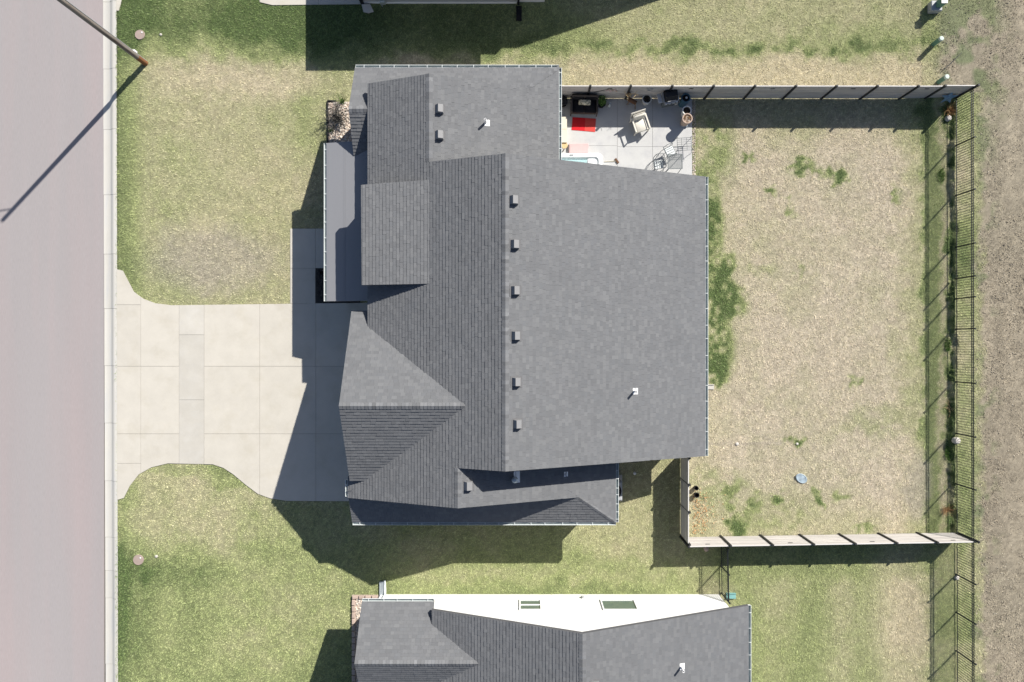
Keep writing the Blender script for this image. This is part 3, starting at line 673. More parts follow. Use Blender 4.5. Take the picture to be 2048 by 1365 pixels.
window(house,wallx=-6.103,a0=5.0,a1=6.4,out=-1); window(house,wallx=-6.9,a0=9.4,a1=10.4,out=-1)
window(house,wallx=7.503,a0=-3,a1=-1.2,out=1); window(house,wallx=7.503,a0=1.5,a1=3.3,out=1); window(house,wally=7.003,a0=4.5,a1=6.3,z0=.1,z1=2.1,out=1)
for vv in (-8.55,-5.4,-2.15):
    q=MB(); q.box(-8.45,-8.30,-vv-.075,-vv+.075,0,zP(-8.4,0)-.182); obj('porch_post',q,M['white'],house)
# gutters
gutter(house,(-7.28,VN,ZG),(XFe,VN,ZG),(0,1),13); gutter(house,(XFe,VN,ZG),(XFe,VM0+.25,ZG),(-1,0),9)
gutter(house,(XM,VM0,ZGE),(XM,VM1,ZGE),(-1,0),18); gutter(house,(XEe,VM1+.1,ZG),(XEe,VS,ZG),(-1,0),8)
gutter(house,(-7.4,VS,ZG),(XEe,VS,ZG),(0,-1),17); gutter(house,(-8.56,-8.80,2.70),(-8.56,-1.9,2.70),(1,0),11,.11)
gutter(house,(-7.43,5.75,zL(-7.43,0)-.01),(-7.43,6.45,zL(-7.43,0)-.01),(1,0),2,.1)
for (X,V) in ((XM-.35,2.1),(-7.05,7.45)):
    q=MB(); q.box(X-.04,X+.04,-V-.03,-V+.03,.05,2.3); obj('downspout',q,M['gutter'],house)
for u,v in ((880,222),(880,274)): X=PX(u,4.6); box_vent(house,X,(v-V0)*(H-4.6)/F,zFr)
for u,v in ((1028,402),(1030,490),(1031,582),(1032,672),(1033,764),(1035,848)): box_vent(house,PX(u,5.9),(v-V0)*(H-5.9)/F,zE_)
box_vent(house,PX(937,5.1),(970-V0)*(H-5.1)/F,zEr,.35)
pipe_vent(house,PX(971,4.2),(243-V0)*(H-4.2)/F,zFr); pipe_vent(house,PX(1269,3.9),(783-V0)*(H-3.9)/F,zE_); pipe_vent(house,PX(1131,3.9),(951-V0)*(H-3.9)/F,zEr,.15,.04,.1)
X,V=PX(1030,4.4),(957-V0)*(H-4.4)/F; p=MB(); p.lathe([(.09,-.1),(.09,.22),(.13,.22),(.13,.30),(.06,.36),(0,.36)],(X,-V,zEr(X,V)),14); vv_=obj('flue_cap',p,M['galv'],house)
fl=MB(); fl.add([(X+a,-(V+b),zEr(X+a,V+b)+e) for e in (.024,-.01) for a,b in ((-.05,-.3),(.2,-.3),(.2,.17),(-.05,.17))],[(3,2,1,0),(0,1,5,4),(1,2,6,5),(2,3,7,6),(3,0,4,7)]); obj('flashing',fl,M['pvc'],vv_)

# ---- white house at the lower edge
south=thing('house','white walled house with grey shingle roof at the lower edge','house',(1.5,-16,0))
SXR,SZR,SWV,SRV=PX(1165,5.65),5.65,11.88,11.36
zsl=lambda X,V:SZR-.385*(SXR-X); zsr=lambda X,V:SZR-.385*(X-SXR); SXE=PX(1497,2.75)
SGV,SGZ=13.29,4.05; zsn=lambda X,V:SGZ-.61*(SGV-V); zss=lambda X,V:SGZ-.61*(V-SGV)
sr=Roof()
sr.plane([(-3.9,SRV),(SXR,SRV),(SXR,24),(-3.9,24)],zsl,'W',31); sr.plane([(SXR,SRV),(SXE,SRV),(SXE,24),(SXR,24)],zsr,'E',32)
sr.plane([(-7.0,11.18),(-3.86,11.18),(-3.86,SRV),(-1.75,SRV),(-1.75,SGV),(-7.0,SGV)][:0] or [(-7.0,11.18),(-3.86,11.18),(-3.86,SGV),(-7.0,SGV)],zsn,'N',33)
sr.plane([(-3.86,12.0),(-1.7,12.0),(-1.7,SGV),(-3.86,SGV)],zsn,'N',33); sr.plane([(-7.0,SGV),(-1.7,SGV),(-1.7,18),(-7.0,18)],zss,'S',34)
sr.caps((SXR,SRV,SZR),(SXR,24,SZR),(-1,0,-.385),(1,0,-.385),35); sr.caps((-7.0,SGV,SGZ),(-1.9,SGV,SGZ),(0,-1,-.61),(0,1,-.61),36)
sr.build(south,lambda t:abs(t[0][0][0]+.5)*.6+abs(t[0][0][1]+13.4))
w=MB(); w.hull([(-3.9,-.1),(9.35,-.1),(9.35,zsr(9.35,0)-d),(SXR,SZR-d),(-3.9,zsl(-3.9,0)-d)],'y',-24,-SWV); wl=obj('wall',w,M['siding_white'],south)
w=MB(); w.hull([(-SWV-.003,-.1),(-SWV-.003,2.62),(-SGV,SGZ-d),(-16.5,2.1),(-16.5,-.1)],'x',-6.75,-3.903); obj('wall',w,M['siding_white'],south)
for k in range(11):                                                    # lap siding on the sunny gable wall
    z0=.12+k*.29; z1=z0+.286
    xa=-6.74; xb=9.34
    if z1>2.45: xa=max(-3.88,SXR-(SZR-.26-z1)/.385); xb=min(9.34,SXR+(SZR-.26-z1)/.385)
    q=MB(); y=-SWV; q.add([(xa,y+.014,z0),(xb,y+.014,z0),(xb,y+.004,z1),(xa,y+.004,z1),(xa,y-.02,z0),(xb,y-.02,z0)],[(1,0,3,2),(0,1,5,4)]); obj('siding_board',q,M['siding_white'],wl)
for a,b,sp in ((1038.5,1083,True),(1203,1273,False)):
    z0,z1=.78,2.02; window(south,wally=-SWV+.016,a0=PX(a,1.4),a1=PX(b,1.4),z0=z0,z1=z1,out=1,pane_split=sp)
gutter(south,(-6.98,11.18,2.75),(-3.87,11.18,2.75),(0,1),5); gutter(south,(SXE,SRV,2.75),(SXE,24,2.75),(-1,0),20)
q=MB(); q.tube([(-6.5,-11.75,2.6),(-6.5,-11.8,2.3),(-6.5,-11.8,.2),(-6.52,-11.6,.08),(-6.55,-11.2,.05)],.045,6); obj('downspout',q,M['gutter'],south)
q=MB(); q.cbox((PX(1165,.5),-SWV+.05,.5),(.14,.1,.12)); q.lathe([(.04,0),(.04,.12),(0,.14)],(PX(1165,.5),-SWV+.09,.5),8); obj('wall_vent',q,M['grey_metal'],south)
pipe_vent(south,PX(1361,3.9),(1331-V0)*(H-3.9)/F,zsr)
q=MB(); box_vent(south,PX(1190,5.5),(1372-V0)*(H-5.5)/F,zsr)

# ---- house at the upper edge (only the foot of its wall is in view, its roof casts the long shade)
north=thing('house','grey walled house cut off by the upper edge of view','house',(0,18,0))
nwv=-16.26; w=MB(); w.box(PX(727),PX(1033),-nwv,30,.16,2.7); obj('wall',w,M['siding_grey'],north)
w=MB(); w.box(PX(727)-.01,PX(1033)+.01,-nwv-.02,30,-.1,.157); obj('foundation',w,M['white'],north)
w=MB(); w.box(PX(1033)+.013,PX(1089),-nwv+.06,30,-.1,2.7); obj('wall',w,M['siding_white'],north)
nr=MB()
nr.add([(-7.95,15.62,2.62),(.25,15.62,2.62),(.25,30,2.62),(-7.95,30,2.62),(-7.95,15.62,2.78),(.25,15.62,2.78),(.25,30,2.78),(-7.95,30,2.78),(-5.2,18.4,4.1),(.25,18.4,4.1),(.25,30,4.1),(-5.2,30,4.1)],[(3,2,1,0),(0,1,5,4),(1,2,6,5),(2,3,7,6),(3,0,4,7),(4,5,9,8),(7,4,8,11),(8,9,10,11),(5,6,10,9),(6,7,11,10)])
zn=lambda x:min(5.0,5.0-.38*(2.5-x),5.0-.53*(x-4.05))
for x0,x1 in ((-3.3,2.5),(2.5,4.05),(4.05,8.8)): nr.prism([(x0,18.75),(x1,18.75),(x1,32),(x0,32)],lambda x,y:zn(x)-.18,lambda x,y:zn(x))
obj('roof',nr,M['deck'],north)
w=MB(); w.hull([(-2.9,-.1),(8.3,-.1),(8.3,2.5),(4.05,4.8),(2.5,4.8),(-2.9,2.7)],'y',19.1,31.9); obj('wall',w,M['siding_grey'],north)
q=MB(); q.box(PX(1037)-.05,PX(1037)+.05,-nwv-.12,-nwv-.03,.05,2.6); obj('downspout',q,M['black'],north)
q=MB(); q.box(PX(727)-.1,PX(727)+.04,-nwv-.1,-nwv-.025,.0,2.6); obj('corner_post',q,M['black'],north)
q=MB(); q.cbox((PX(770),16.05,.55),(.25,.16,.3),None,.03); q.tube([(PX(770)-.12,16.1,0),(PX(770)-.12,16.1,.7),(PX(770)+.12,16.1,.7),(PX(770)+.12,16.2,.2)],.025,6); tag(obj('gas_meter',q,M['galv']),'grey gas meter on the shaded wall at the upper edge','meter')
q=MB(); a=P(735,20); q.add([(a[0]-.26,a[1]+.2,.12),(a[0]+.15,a[1]+.22,.14),(a[0]+.3,a[1]-.1,.04),(a[0]+.05,a[1]-.17,.05),(a[0]-.18,a[1]-.12,.05),(a[0]-.26,a[1]+.2,-.02),(a[0]+.15,a[1]+.22,-.02),(a[0]+.3,a[1]-.1,-.02),(a[0]+.05,a[1]-.17,-.02),(a[0]-.18,a[1]-.12,-.02)],[(4,3,2,1,0),(0,1,6,5),(1,2,7,6),(2,3,8,7),(3,4,9,8),(4,0,5,9)])
tag(obj('splash_block',q,M['stone']),'pale splash block in the shade at the upper edge corner','splash block')
q=MB(); a=P(1038,28); q.box(a[0]-.13,a[0]+.13,a[1]-.35,a[1]+.35,-.02,.05); q.box(a[0]-.13,a[0]-.10,a[1]-.35,a[1]+.35,.05,.09); q.box(a[0]+.1,a[0]+.13,a[1]-.35,a[1]+.35,.05,.09)
tag(obj('splash_block',q,M['black']),'dark long splash block under the black downspout','splash block')

# ------------------------------------------------------------------ plank fences
PH=1.52
def plank_fence(name,a,b,nposts,label,cap_side,slots=(),post_side=1,zg=lambda t:0.0,plates=()):
    """a,b plan points; planks between posts; post_side: which side the posts stand proud"""
    a=Vector((a[0],a[1],0)); b=Vector((b[0],b[1],0)); d=(b-a); L=d.length; d.normalize(); ang=math.atan2(d.y,d.x); nrm=Vector((-d.y,d.x,0))*post_side
    f=thing(name,label,'fence',tuple(a))
    ts=nposts if isinstance(nposts,list) else [i/(nposts-1) for i in range(nposts)]
    pm=MB(); pm.cbox((0,0,.81),(.09,.09,1.72),None,.008); pme=mesh_of('post',pm,M['steel_post'])
    for t in ts:
        p=a+d*L*t+nrm*.03; shared('post',pme,f,(p.x,p.y,zg(t)),ang)
    cache={}
    for i in range(len(ts)-1):
        t0,t1=ts[i],ts[i+1]; w=L*(t1-t0)-.05; c=a+d*L*(t0+t1)/2; z0=zg((t0+t1)/2)+.035
        key=round(w,2)
        if key not in cache:
            q=MB(); q.cbox((0,0,.079),(w,.034,.158),None,.006); r=MB(); r.cbox((0,0,.012),(w+.03,.046,.022),None,.005); cache[key]=(mesh_of('plank',q,M['plank']),mesh_of('cap_rail',r,M['caprail']))
        pm_,cm=cache[key]
        for k in range(9): shared('plank',pm_,f,(c.x+random.uniform(-.003,.003)*nrm.x,c.y+random.uniform(-.003,.003)*nrm.y,z0+k*.163),ang)
        shared('cap_rail',cm,f,(c.x,c.y,z0+9*.163),ang)
        if i in plates:
            q=MB(); q.cbox((0,0,0),(.20,.012,.06)); m_=mesh_of('plate',q,M['black']); e=c+nrm*.024; shared('plate',m_,f,(e.x,e.y,z0+1.22),ang)
    return f
nfa=P(1095,196.5); nfb=P(1909,197)
# post positions read along the fence (photo pixels at the foot)
nfp=[1101,1174,1251,1330,1408.6,1487,1565,1642,1720,1798,1848,1908]
fn=plank_fence('plank_fence',nfa,nfb,[ (PX(u)-nfa[0])/(nfb[0]-nfa[0]) for u in nfp],'weathered grey plank fence shading the patio and far yard edge',0,post_side=-1,plates=(1,3,5,7,9),zg=lambda t:.12*max(0,(t-.9)/.1))
sfa=P(1361,1075); sfb=P(1912,1066)
sfp=[1361,1441,1521,1599,1678,1757,1834,1912]
fs_=plank_fence('plank_fence',sfa,sfb,[(PX(u)-sfa[0])/(sfb[0]-sfa[0]) for u in sfp],'sunlit grey plank fence between the yard and the white house lot',0,post_side=1,plates=(0,2,4,6))
wfa=P(1361.5,1073); wfb=P(1361.5,905)
fw_=plank_fence('plank_fence',wfa,wfb,[(V-1075)/(905-1075) for V in (1072,1010,957,906)],'short return of grey plank fence running to the house corner',0,post_side=-1)

# ------------------------------------------------------------------ iron fences
def iron_fence(name,a,b,posts,label,h,zbase,spacing=.12,cat='fence'):
    a=Vector((a[0],a[1],0)); b=Vector((b[0],b[1],0)); d=b-a; L=d.length; d.normalize(); ang=math.atan2(d.y,d.x)
    f=thing(name,label,cat,(a.x,a.y,zbase))
    pm=MB(); pm.cbox((0,0,h/2+.02),(.055,.055,h+.10),None,.005); pm.cbox((0,0,h+.085),(.068,.068,.03)); pme=mesh_of('post',pm,M['iron'])
    k_=.0085; q=MB(); q.box(-k_,k_,-k_,k_,.05,h+.02); q.add([(-k_,-k_,h+.02),(k_,-k_,h+.02),(k_,k_,h+.02),(-k_,k_,h+.02),(0,0,h+.07)],[(0,1,4),(1,2,4),(2,3,4),(3,0,4)]); pk=mesh_of('picket',q,M['iron'])
    for t in posts: p=a+d*L*t; shared('post',pme,f,(p.x,p.y,zbase),ang)
    for t0,t1 in zip(posts[:-1],posts[1:]):
        w=L*(t1-t0)
        for zr in (.065,h-.16,h-.045):
            r=MB(); p0=a+d*L*t0; r.box(.02,w-.02,-.014,.014,-.016,.016); m_=mesh_of('rail',r,M['iron']); shared('rail',m_,f,(p0.x,p0.y,zbase+zr),ang)
        n=max(1,int(round(w/spacing))-1)
        for k in range(n): p=a+d*(L*t0+w*(k+1)/(n+1)); shared('picket',pk,f,(p.x,p.y,zbase),ang)
    return f
ia=P(1911,197,.22); ib=P(1913,1440,.22)
ivs=[197,292,392,495,558,598,659,764,867,968,1068,1149,1225,1302,1378,1440]
fe=iron_fence('iron_fence',ia,ib,[(v-197)/(1440-197) for v in ivs],'long black iron picket fence along the bare field',1.30,.22)
ga=P(1441,1083); gb=P(1443,1187.5)
fg=iron_fence('iron_gate',ga,gb,[0,.47,.99],'short black iron gate between plank fence and white house',1.2,.02,.105,'gate')

# ------------------------------------------------------------------ street lamp pole
pb=P(291,127); pole=thing('street_lamp','tall weathered wooden lamp pole leaning over the view beside the kerb','street lamp',(pb[0],pb[1],0))
q=MB(); q.tube([(pb[0],pb[1],.75),(pb[0],pb[1],3.5),(pb[0],pb[1],7.95)],[.125,.115,.095],10); obj('pole',q,M['polewood'],pole,smooth=True)
q=MB(); q.tube([(pb[0],pb[1],-.2),(pb[0],pb[1],.748)],[.13,.126],10); obj('pole_foot',q,M['polebase'],pole,smooth=True)
q=MB(); q.cbox((pb[0]+.02,pb[1]+.15,.95),(.14,.1,.24),None,.02); obj('junction_box',q,M['pvc'],pole)
q=MB(); q.tube([(pb[0]+.1,pb[1]+.08,.1),(pb[0]+.1,pb[1]+.07,7.5)],.02,6); obj('conduit',q,M['grey_metal'],pole)
q=MB(); q.tube([(pb[0],pb[1],7.35),(pb[0]-.8,pb[1],7.5),(pb[0]-1.9,pb[1]-.05,7.52)],.03,6); arm=obj('arm',q,M['grey_metal'],pole)
q=MB(); q.cbox((pb[0]-2.1,pb[1]-.05,7.5),(.5,.24,.12),None,.03); obj('lamp_head',q,M['grey_metal'],pole)

# ------------------------------------------------------------------ small ground things
def disc(name,u,v,r,m,label,cat,h=.02):
    a=P(u,v); q=MB(); q.lathe([(r,-.05),(r,h),(r*.93,h+.012),(r*.9,h+.004),(0,h+.008)],(a[0],a[1],0),24)
    return q,a
for u,v,rr,lb in ((280,70,.235,'pinkish round utility lid in the grass by the lamp pole'),(277,1120,.25,'pinkish round utility lid in the green lawn south of the driveway')):
    q,a=disc('manhole_cover',u,v,rr,M['lid'],lb,'lid'); t=thing('manhole_cover',lb,'lid',(a[0],a[1],0)); obj('plate',q,M['lid'],t,smooth=True)
    k=MB(); k.lathe([(.035,.03),(.035,.045),(0,.05)],(a[0]+.11,a[1]+.1,0),8); obj('bolt_cap',k,M['pvc'],t)
def marker(name,u,v,r,m,label,cat,h=.05):
    a=P(u,v); q=MB(); q.lathe([(r,-.05),(r,h*.7),(r*.7,h),(0,h*1.05)],(a[0],a[1],float(height(np.array([a[0]]),np.array([a[1]]))[0])),10); return tag(obj(name,q,m,smooth=True),label,cat)
marker('valve_cap',322,70,.06,M['concrete_grey'],'small pale valve cap beside the northern utility lid','cap')
marker('valve_cap',313,1113,.07,M['concrete_grey'],'small pale valve cap beside the southern utility lid','cap')
marker('cleanout_cap',1269,947,.07,M['pvc'],'white drain cap in the shaded grass by the south wing','cap',.12)
marker('sprinkler_head',1594,888,.06,M['stone'],'pale sprinkler head in a green tuft of the back yard','sprinkler')
marker('stone',1474,888,.08,M['stone'],'small pale stone on the dry yard near the house','stone')
marker('stone',1895,238,.14,M['stone'],'round grey stone by the dead plants in the yard corner','stone',.16)
marker('stone',1905,880,.16,M['stone'],'white stone at the foot of the bank below the iron fence','stone',.2)
marker('stone',1907,1152,.10,M['stone'],'pale stone at an iron post south of the yard','stone',.1)
marker('stone',1412,1098,.12,M['clay'],'buff stone in the shade below the plank fence corner','stone',.1)
a=P(1602,957); q=MB(); mm=Matrix.Translation((a[0],a[1],.06))@Matrix.Rotation(R(8),4,'X')@Matrix.Rotation(R(-35),4,'Z')@Matrix.Diagonal((1.4,1.0,1,1))
q.lathe([(.20,-.03),(.215,.0),(.19,.015),(.17,.0),(0,.02)],(0,0,0),20,mm); tag(obj('metal_basin',q,M['pan'],smooth=True),'blue grey metal pan lying on the dry back yard','pan')
def open_pot(u,v,r,h,m,name,label,cat='pot',soil=M['potting'],sd=.06,rim=None,parent=None,z0=.0,taper=.78):
    a=P(u,v,z0+h); q=MB(); q.lathe([(r*taper,0),(r,h-.03),(r*1.07,h-.03),(r*1.07,h),(r*.86,h),(r*.86,h-sd-.01),(0,h-sd-.01)],(a[0],a[1],z0),18)
    t=thing(name,label,cat,(a[0],a[1],z0)); obj('body',q,m,t,smooth=True)
    s_=MB(); s_.lathe([(r*.87,h-sd-.03),(r*.865,h-sd),(r*.5,h-sd+.012),(0,h-sd+.02)],(a[0],a[1],z0),14); obj('soil',s_,soil,t,smooth=True); return t,(a[0],a[1],z0+h-sd)
open_pot(1393,977,.10,.24,M['black'],'bucket','empty black bucket by the return fence, upper of two','bucket',sd=.18)
open_pot(1394,991,.115,.26,M['black'],'bucket','empty black bucket by the return fence, lower of two','bucket',sd=.18)
open_pot(643,546,.11,.12,M['black'],'drain_basin','round black drain basin in the mulch bed','drain',sd=.08)
# AC unit
a=P(1221,976); ac=thing('air_conditioner','grey air conditioner half hidden under the south wing gutter','air conditioner',(a[0],a[1],0))
X=4.18; Y=PY(976); q=MB(); q.box(X-.5,X+.56,Y-.62,Y+.62,-.05,.06); obj('pad',q,M['concrete_grey'],ac)
q=MB(); q.cbox((X+.02,Y,.42),(.88,.88,.71),None,.04); bo=obj('casing',q,M['grey_metal'],ac)
q=MB(); q.lathe([(.40,.776),(.40,.80),(.36,.80),(.36,.782),(0,.782)],(X+.02,Y,0),20); obj('fan_grille',q,M['black'],ac)
for k in range(12):
    q=MB(); c_=math.cos(k*math.pi/6); s_=math.sin(k*math.pi/6); q.tube([(X+.02+.05*c_,Y+.05*s_,.80),(X+.02+.38*c_,Y+.38*s_,.80)],.008,4); obj('grille_bar',q,M['black'],ac)
# splash blocks
q=MB(); a=P(1419,774); q.box(a[0]-.18,a[0]+.2,a[1]-.12,a[1]+.12,-.02,.05); q.box(a[0]-.18,a[0]+.2,a[1]+.09,a[1]+.12,.05,.09); tag(obj('splash_block',q,M['concrete_grey']),'grey splash block under the long east gutter','splash block')
q=MB(); a=P(765,1177); q.box(a[0]-.13,a[0]+.13,a[1]-.33,a[1]+.33,-.02,.06); q.box(a[0]-.13,a[0]-.1,a[1]-.33,a[1]+.33,.06,.1); q.box(a[0]+.1,a[0]+.13,a[1]-.33,a[1]+.33,.06,.1); tag(obj('splash_block',q,M['galv']),'metal splash tray below the downspout of the white house','splash block')
q=MB(); a=P(1462,1190); q.box(a[0]-.24,a[0]+.2,a[1]-.14,a[1]+.1,-.02,.09); q.box(a[0]-.24,a[0]+.2,a[1]+.07,a[1]+.1,.09,.13); q.box(a[0]-.24,a[0]+.2,a[1]-.14,a[1]-.11,.09,.13); tag(obj('splash_block',q,M['teal']),'teal splash tray at the back corner of the white house','splash block')
# utility pedestals
a=P(1862,21); z=float(height(np.array([a[0]]),np.array([a[1]]))[0])
t=thing('utility_pedestal','grey utility box with a square cap at the field edge','utility box',(a[0],a[1],z))
q=MB(); q.cbox((a[0]+.0,a[1],z+.15),(.52,.48,.34),None,.03); obj('base',q,M['grey_metal'],t); q=MB(); q.cbox((a[0]+.08,a[1]+.04,z+.52),(.26,.3,.42),None,.02); obj('post',q,M['greenpost'],t); q=MB(); q.cbox((a[0]+.08,a[1]+.04,z+.755),(.29,.33,.05),None,.01); obj('cap',q,M['lightsilver'],t)
for u,v,lb in ((1863,92,'green cable pedestal with a white cap standing alone'),(1873,167,'green cable pedestal with a white cap close to the fence')):
    a=P(u,v); z=float(height(np.array([a[0]]),np.array([a[1]]))[0]); t=thing('cable_pedestal',lb,'bollard',(a[0],a[1],z),0,'cable pedestals at the field edge')
    q=MB(); q.lathe([(.105,-.1),(.105,.58),(0,.58)],(a[0],a[1],z),16); obj('post',q,M['greenpost'],t,smooth=True); q=MB(); q.lathe([(.112,.56),(.112,.63),(.09,.655),(0,.66)],(a[0],a[1],z),16); obj('cap',q,M['palecap'],t,smooth=True)
p0=P(1879,146); p1=P(1915,111); q=MB(); q.tube([(p0[0],p0[1],.27),(p0[0]*.5+p1[0]*.5+.06,p0[1]*.5+p1[1]*.5+.05,.32),(p1[0],p1[1],.34)],[.022,.02,.01],6); tag(obj('marker_stake',q,M['iron']),'thin dark marker stake lying bent in the field weeds','stake')

# ------------------------------------------------------------------ star and plants in the corner
a=P(1893,199,.35); q=MB(); pts=[]; 
for k in range(10):
    r=.42 if k%2==0 else .17; an=math.pi/2+k*math.pi/5; pts.append((r*math.cos(an)*1.0,r*math.sin(an)))
mm=Matrix.Translation((a[0],a[1]+.02,.52))@Matrix.Rotation(R(62),4,'X')
vs=[mm@Vector((x,y,0)) for x,y in pts]+[mm@Vector((0,0,.06)),mm@Vector((0,0,-.01))]
q.add(vs,[(i,(i+1)%10,10) for i in range(10)]+[((i+1)%10,i,11) for i in range(10)]); tag(obj('metal_star',q,M['bluegrey']),'blue metal star leaning on the plank fence corner','ornament')
def twig_plant(name,u,v,n,h,spread,m,label,cat='plant',r=.006,up=.7,z=0.0,curl=.3,side=0):
    a=P(u,v); q=MB()
    for k in range(n):
        an=random.uniform(0,6.28); l=h*random.uniform(.5,1.1); s_=spread*random.uniform(.2,1); p=Vector((a[0]+random.uniform(-.1,.1)*spread*2,a[1]+random.uniform(-.1,.1)*spread*2,z)); pts=[tuple(p)]
        dv=Vector((math.cos(an)*s_,math.sin(an)*s_,l*up))
        for j in range(1,4):
            p=p+dv/3+Vector((random.uniform(-1,1),random.uniform(-1,1),random.uniform(-.6,.6)))*curl*l/3; pts.append((p.x,p.y,max(p.z,z+.01)))
            for _ in range(side):
                e=p+Vector((random.uniform(-1,1),random.uniform(-1,1),random.uniform(0,1)))*l*.22; q.tube([tuple(p),tuple(e)],[r*.6,r*.3],3,False)
        q.tube(pts,[r,r*.85,r*.65,r*.4],3,False)
    return tag(obj(name,q,m),label,cat)
twig_plant('dead_plant',1897,222,90,.45,.42,M['drystem'],'orange brown dead perennials below the blue star',r=.011,up=.6)
twig_plant('dead_plant',1893,1020,60,.35,.4,M['drystem'],'brown dead clump at the south end of the bank',r=.010)
twig_plant('dead_plant',1900,815,16,.5,.55,M['cutwood'],'bare pale twigs on the bank midway along the iron fence',r=.009,up=.3)
twig_plant('shrub',676,238,85,.95,.75,M['greytwig'],'leafless twiggy shrub in the rock bed by the porch','shrub',r=.011,up=.8,side=2)
twig_plant('tall_grass',686,203,70,.7,.38,M['leaf'],'loose green grassy plant behind the leafless shrub','plant',r=.005,up=.9)
twig_plant('ornamental_grass',663,262,45,.3,.22,M['leaf'],'small green tuft at the edge of the rock bed','plant',r=.006,up=.7)
def tuft(u,v,n,rad,label):
    a=P(u,v); zz=float(height(np.array([a[0]-.25]),np.array([a[1]]))[0]); q=MB()
    for k in range(n):
        an=random.uniform(0,6.28); rr=rad*math.sqrt(random.random()); x=a[0]+rr*math.cos(an); y=a[1]+rr*math.sin(an)*2.2; b=random.uniform(0,6.28); l=random.uniform(.05,.13); w=.012
        q.add([(x-math.sin(b)*w,y+math.cos(b)*w,zz),(x+math.sin(b)*w,y-math.cos(b)*w,zz),(x+math.cos(b)*l,y+math.sin(b)*l,zz+random.uniform(.05,.16))],[(0,1,2)])
    return tag(obj('weed_clump',q,M['leaf']),label,'weed')
tuft(1882,352,160,.16,'leafy green weed at the foot of the bank below the corner'); tuft(1896,905,260,.17,'dark weeds under the bank beside the white stone'); tuft(1895,690,220,.15,'weeds under the bank halfway down the fence')

# ------------------------------------------------------------------ patio things
def local_thing(name,label,cat,u,v,rz,z=.024,group=None):
    a=P(u,v,z); return thing(name,label,cat,(a[0],a[1],z),rz if rz else 1e-6,group)
def lp(name,mb,m,par,smooth=False): return obj(name,mb,m,par,smooth=smooth,local=True)
# loveseat, faces image-down (-Y)
t=local_thing('loveseat','black cushioned wicker loveseat against the plank fence','sofa',1167,216,R(-1))
q=MB(); q.cbox((0,0,.2),(1.16,.68,.26),None,.03); lp('seat_base',q,M['wicker'],t)
q=MB(); q.cbox((0,.30,.52),(1.22,.10,.64),None,.04); lp('backrest',q,M['wicker'],t)
for s_ in (-1,1):
    q=MB(); q.cbox((s_*.60,-.02,.56),(.085,.74,.06),None,.02); q.cbox((s_*.60,-.02,.31),(.05,.60,.46)); ar=lp('armrest',q,M['wicker'],t)
    q=MB(); q.cbox((s_*.60,-.375,.545),(.085,.05,.05),None,.01); q.cbox((s_*.61,-.40,.28),(.05,.045,.54)); lp('arm_front',q,M['clay'] if False else M['wicker'],ar)
    q=MB(); q.cbox((s_*.29,-.04,.40),(.555,.66,.15),None,.05); lp('seat_cushion',q,M['cushion'],t,True)
    q=MB(); q.cbox((s_*.29,.20,.60),(.55,.15,.42),Matrix.Rotation(R(-8),4,'X'),.05); lp('back_cushion',q,M['cushion'],t,True)
    for k in (-1,1):
        q=MB(); q.cbox((s_*.55,k*.29,.04),(.05,.05,.09)); lp('leg',q,M['black'],t)
t=local_thing('throw_pillow','patterned beige pillow on the black loveseat','pillow',1169,205,R(-2),.50); q=MB(); q.cbox((0,0,.07),(.56,.24,.13),Matrix.Rotation(R(25),4,'X'),.05); lp('cover',q,M['pillow'],t,True)
q=MB(); q.prism(gp([(1145,235),(1171,236.6),(1169,262.6),(1143,260.5)],.024),.024,.036); rug=tag(obj('rug',q,M['red']),'red rug on the patio before the black loveseat','rug')
q=MB(); q.prism(gp([(1171.05,236.6),(1192,238),(1190,264.5),(1169.05,262.65)],.024),.024,.0358); obj('worn_half',q,M['redfade'],rug)
# potted plant
t,c0=open_pot(1204,206,.19,.34,M['black'],'potted_plant','leafy green plant in a black pot beside the loveseat','plant')
q=MB()
for k in range(120):
    an=random.uniform(0,6.28); rr=.2*math.sqrt(random.random()); x=c0[0]+rr*math.cos(an); y=c0[1]+.06+rr*1.15*math.sin(an); z=c0[2]+random.uniform(.02,.30); b=random.uniform(0,6.28); l=random.uniform(.07,.12); w=.03
    dx,dy=math.cos(b),math.sin(b); q.add([(x,y,z),(x+dx*l*.5-dy*w,y+dy*l*.5+dx*w,z+.03),(x+dx*l,y+dy*l,z+random.uniform(-.03,.03)),(x+dx*l*.5+dy*w,y+dy*l*.5-dx*w,z+.03)],[(0,1,2,3)])
obj('foliage',q,M['leaf'],t)
a=P(1219,210,.2); t=thing('lantern','small pale metal lantern on the patio by the potted plant','lantern',(a[0],a[1],.024)); q=MB(); q.lathe([(.085,.0),(.085,.16),(.03,.22),(.025,.34),(.06,.36),(.06,.38),(0,.38)],(a[0],a[1],.024),10); obj('body',q,M['galv'],t,smooth=True); q=MB(); q.tube([(a[0]-.06,a[1],.40),(a[0]-.03,a[1]+.01,.47),(a[0]+.03,a[1]+.01,.47),(a[0]+.06,a[1],.40)],.008,5); obj('handle',q,M['galv'],t)
a=P(1127,209); t=thing('bin','dark bin half hidden under the roof edge','bin',(a[0],a[1],.024)); q=MB(); q.lathe([(.17,.024),(.2,.45),(.21,.45),(.21,.5),(.05,.54),(0,.54)],(a[0]-.04,a[1],0),14); obj('body',q,M['black'],t,smooth=True)
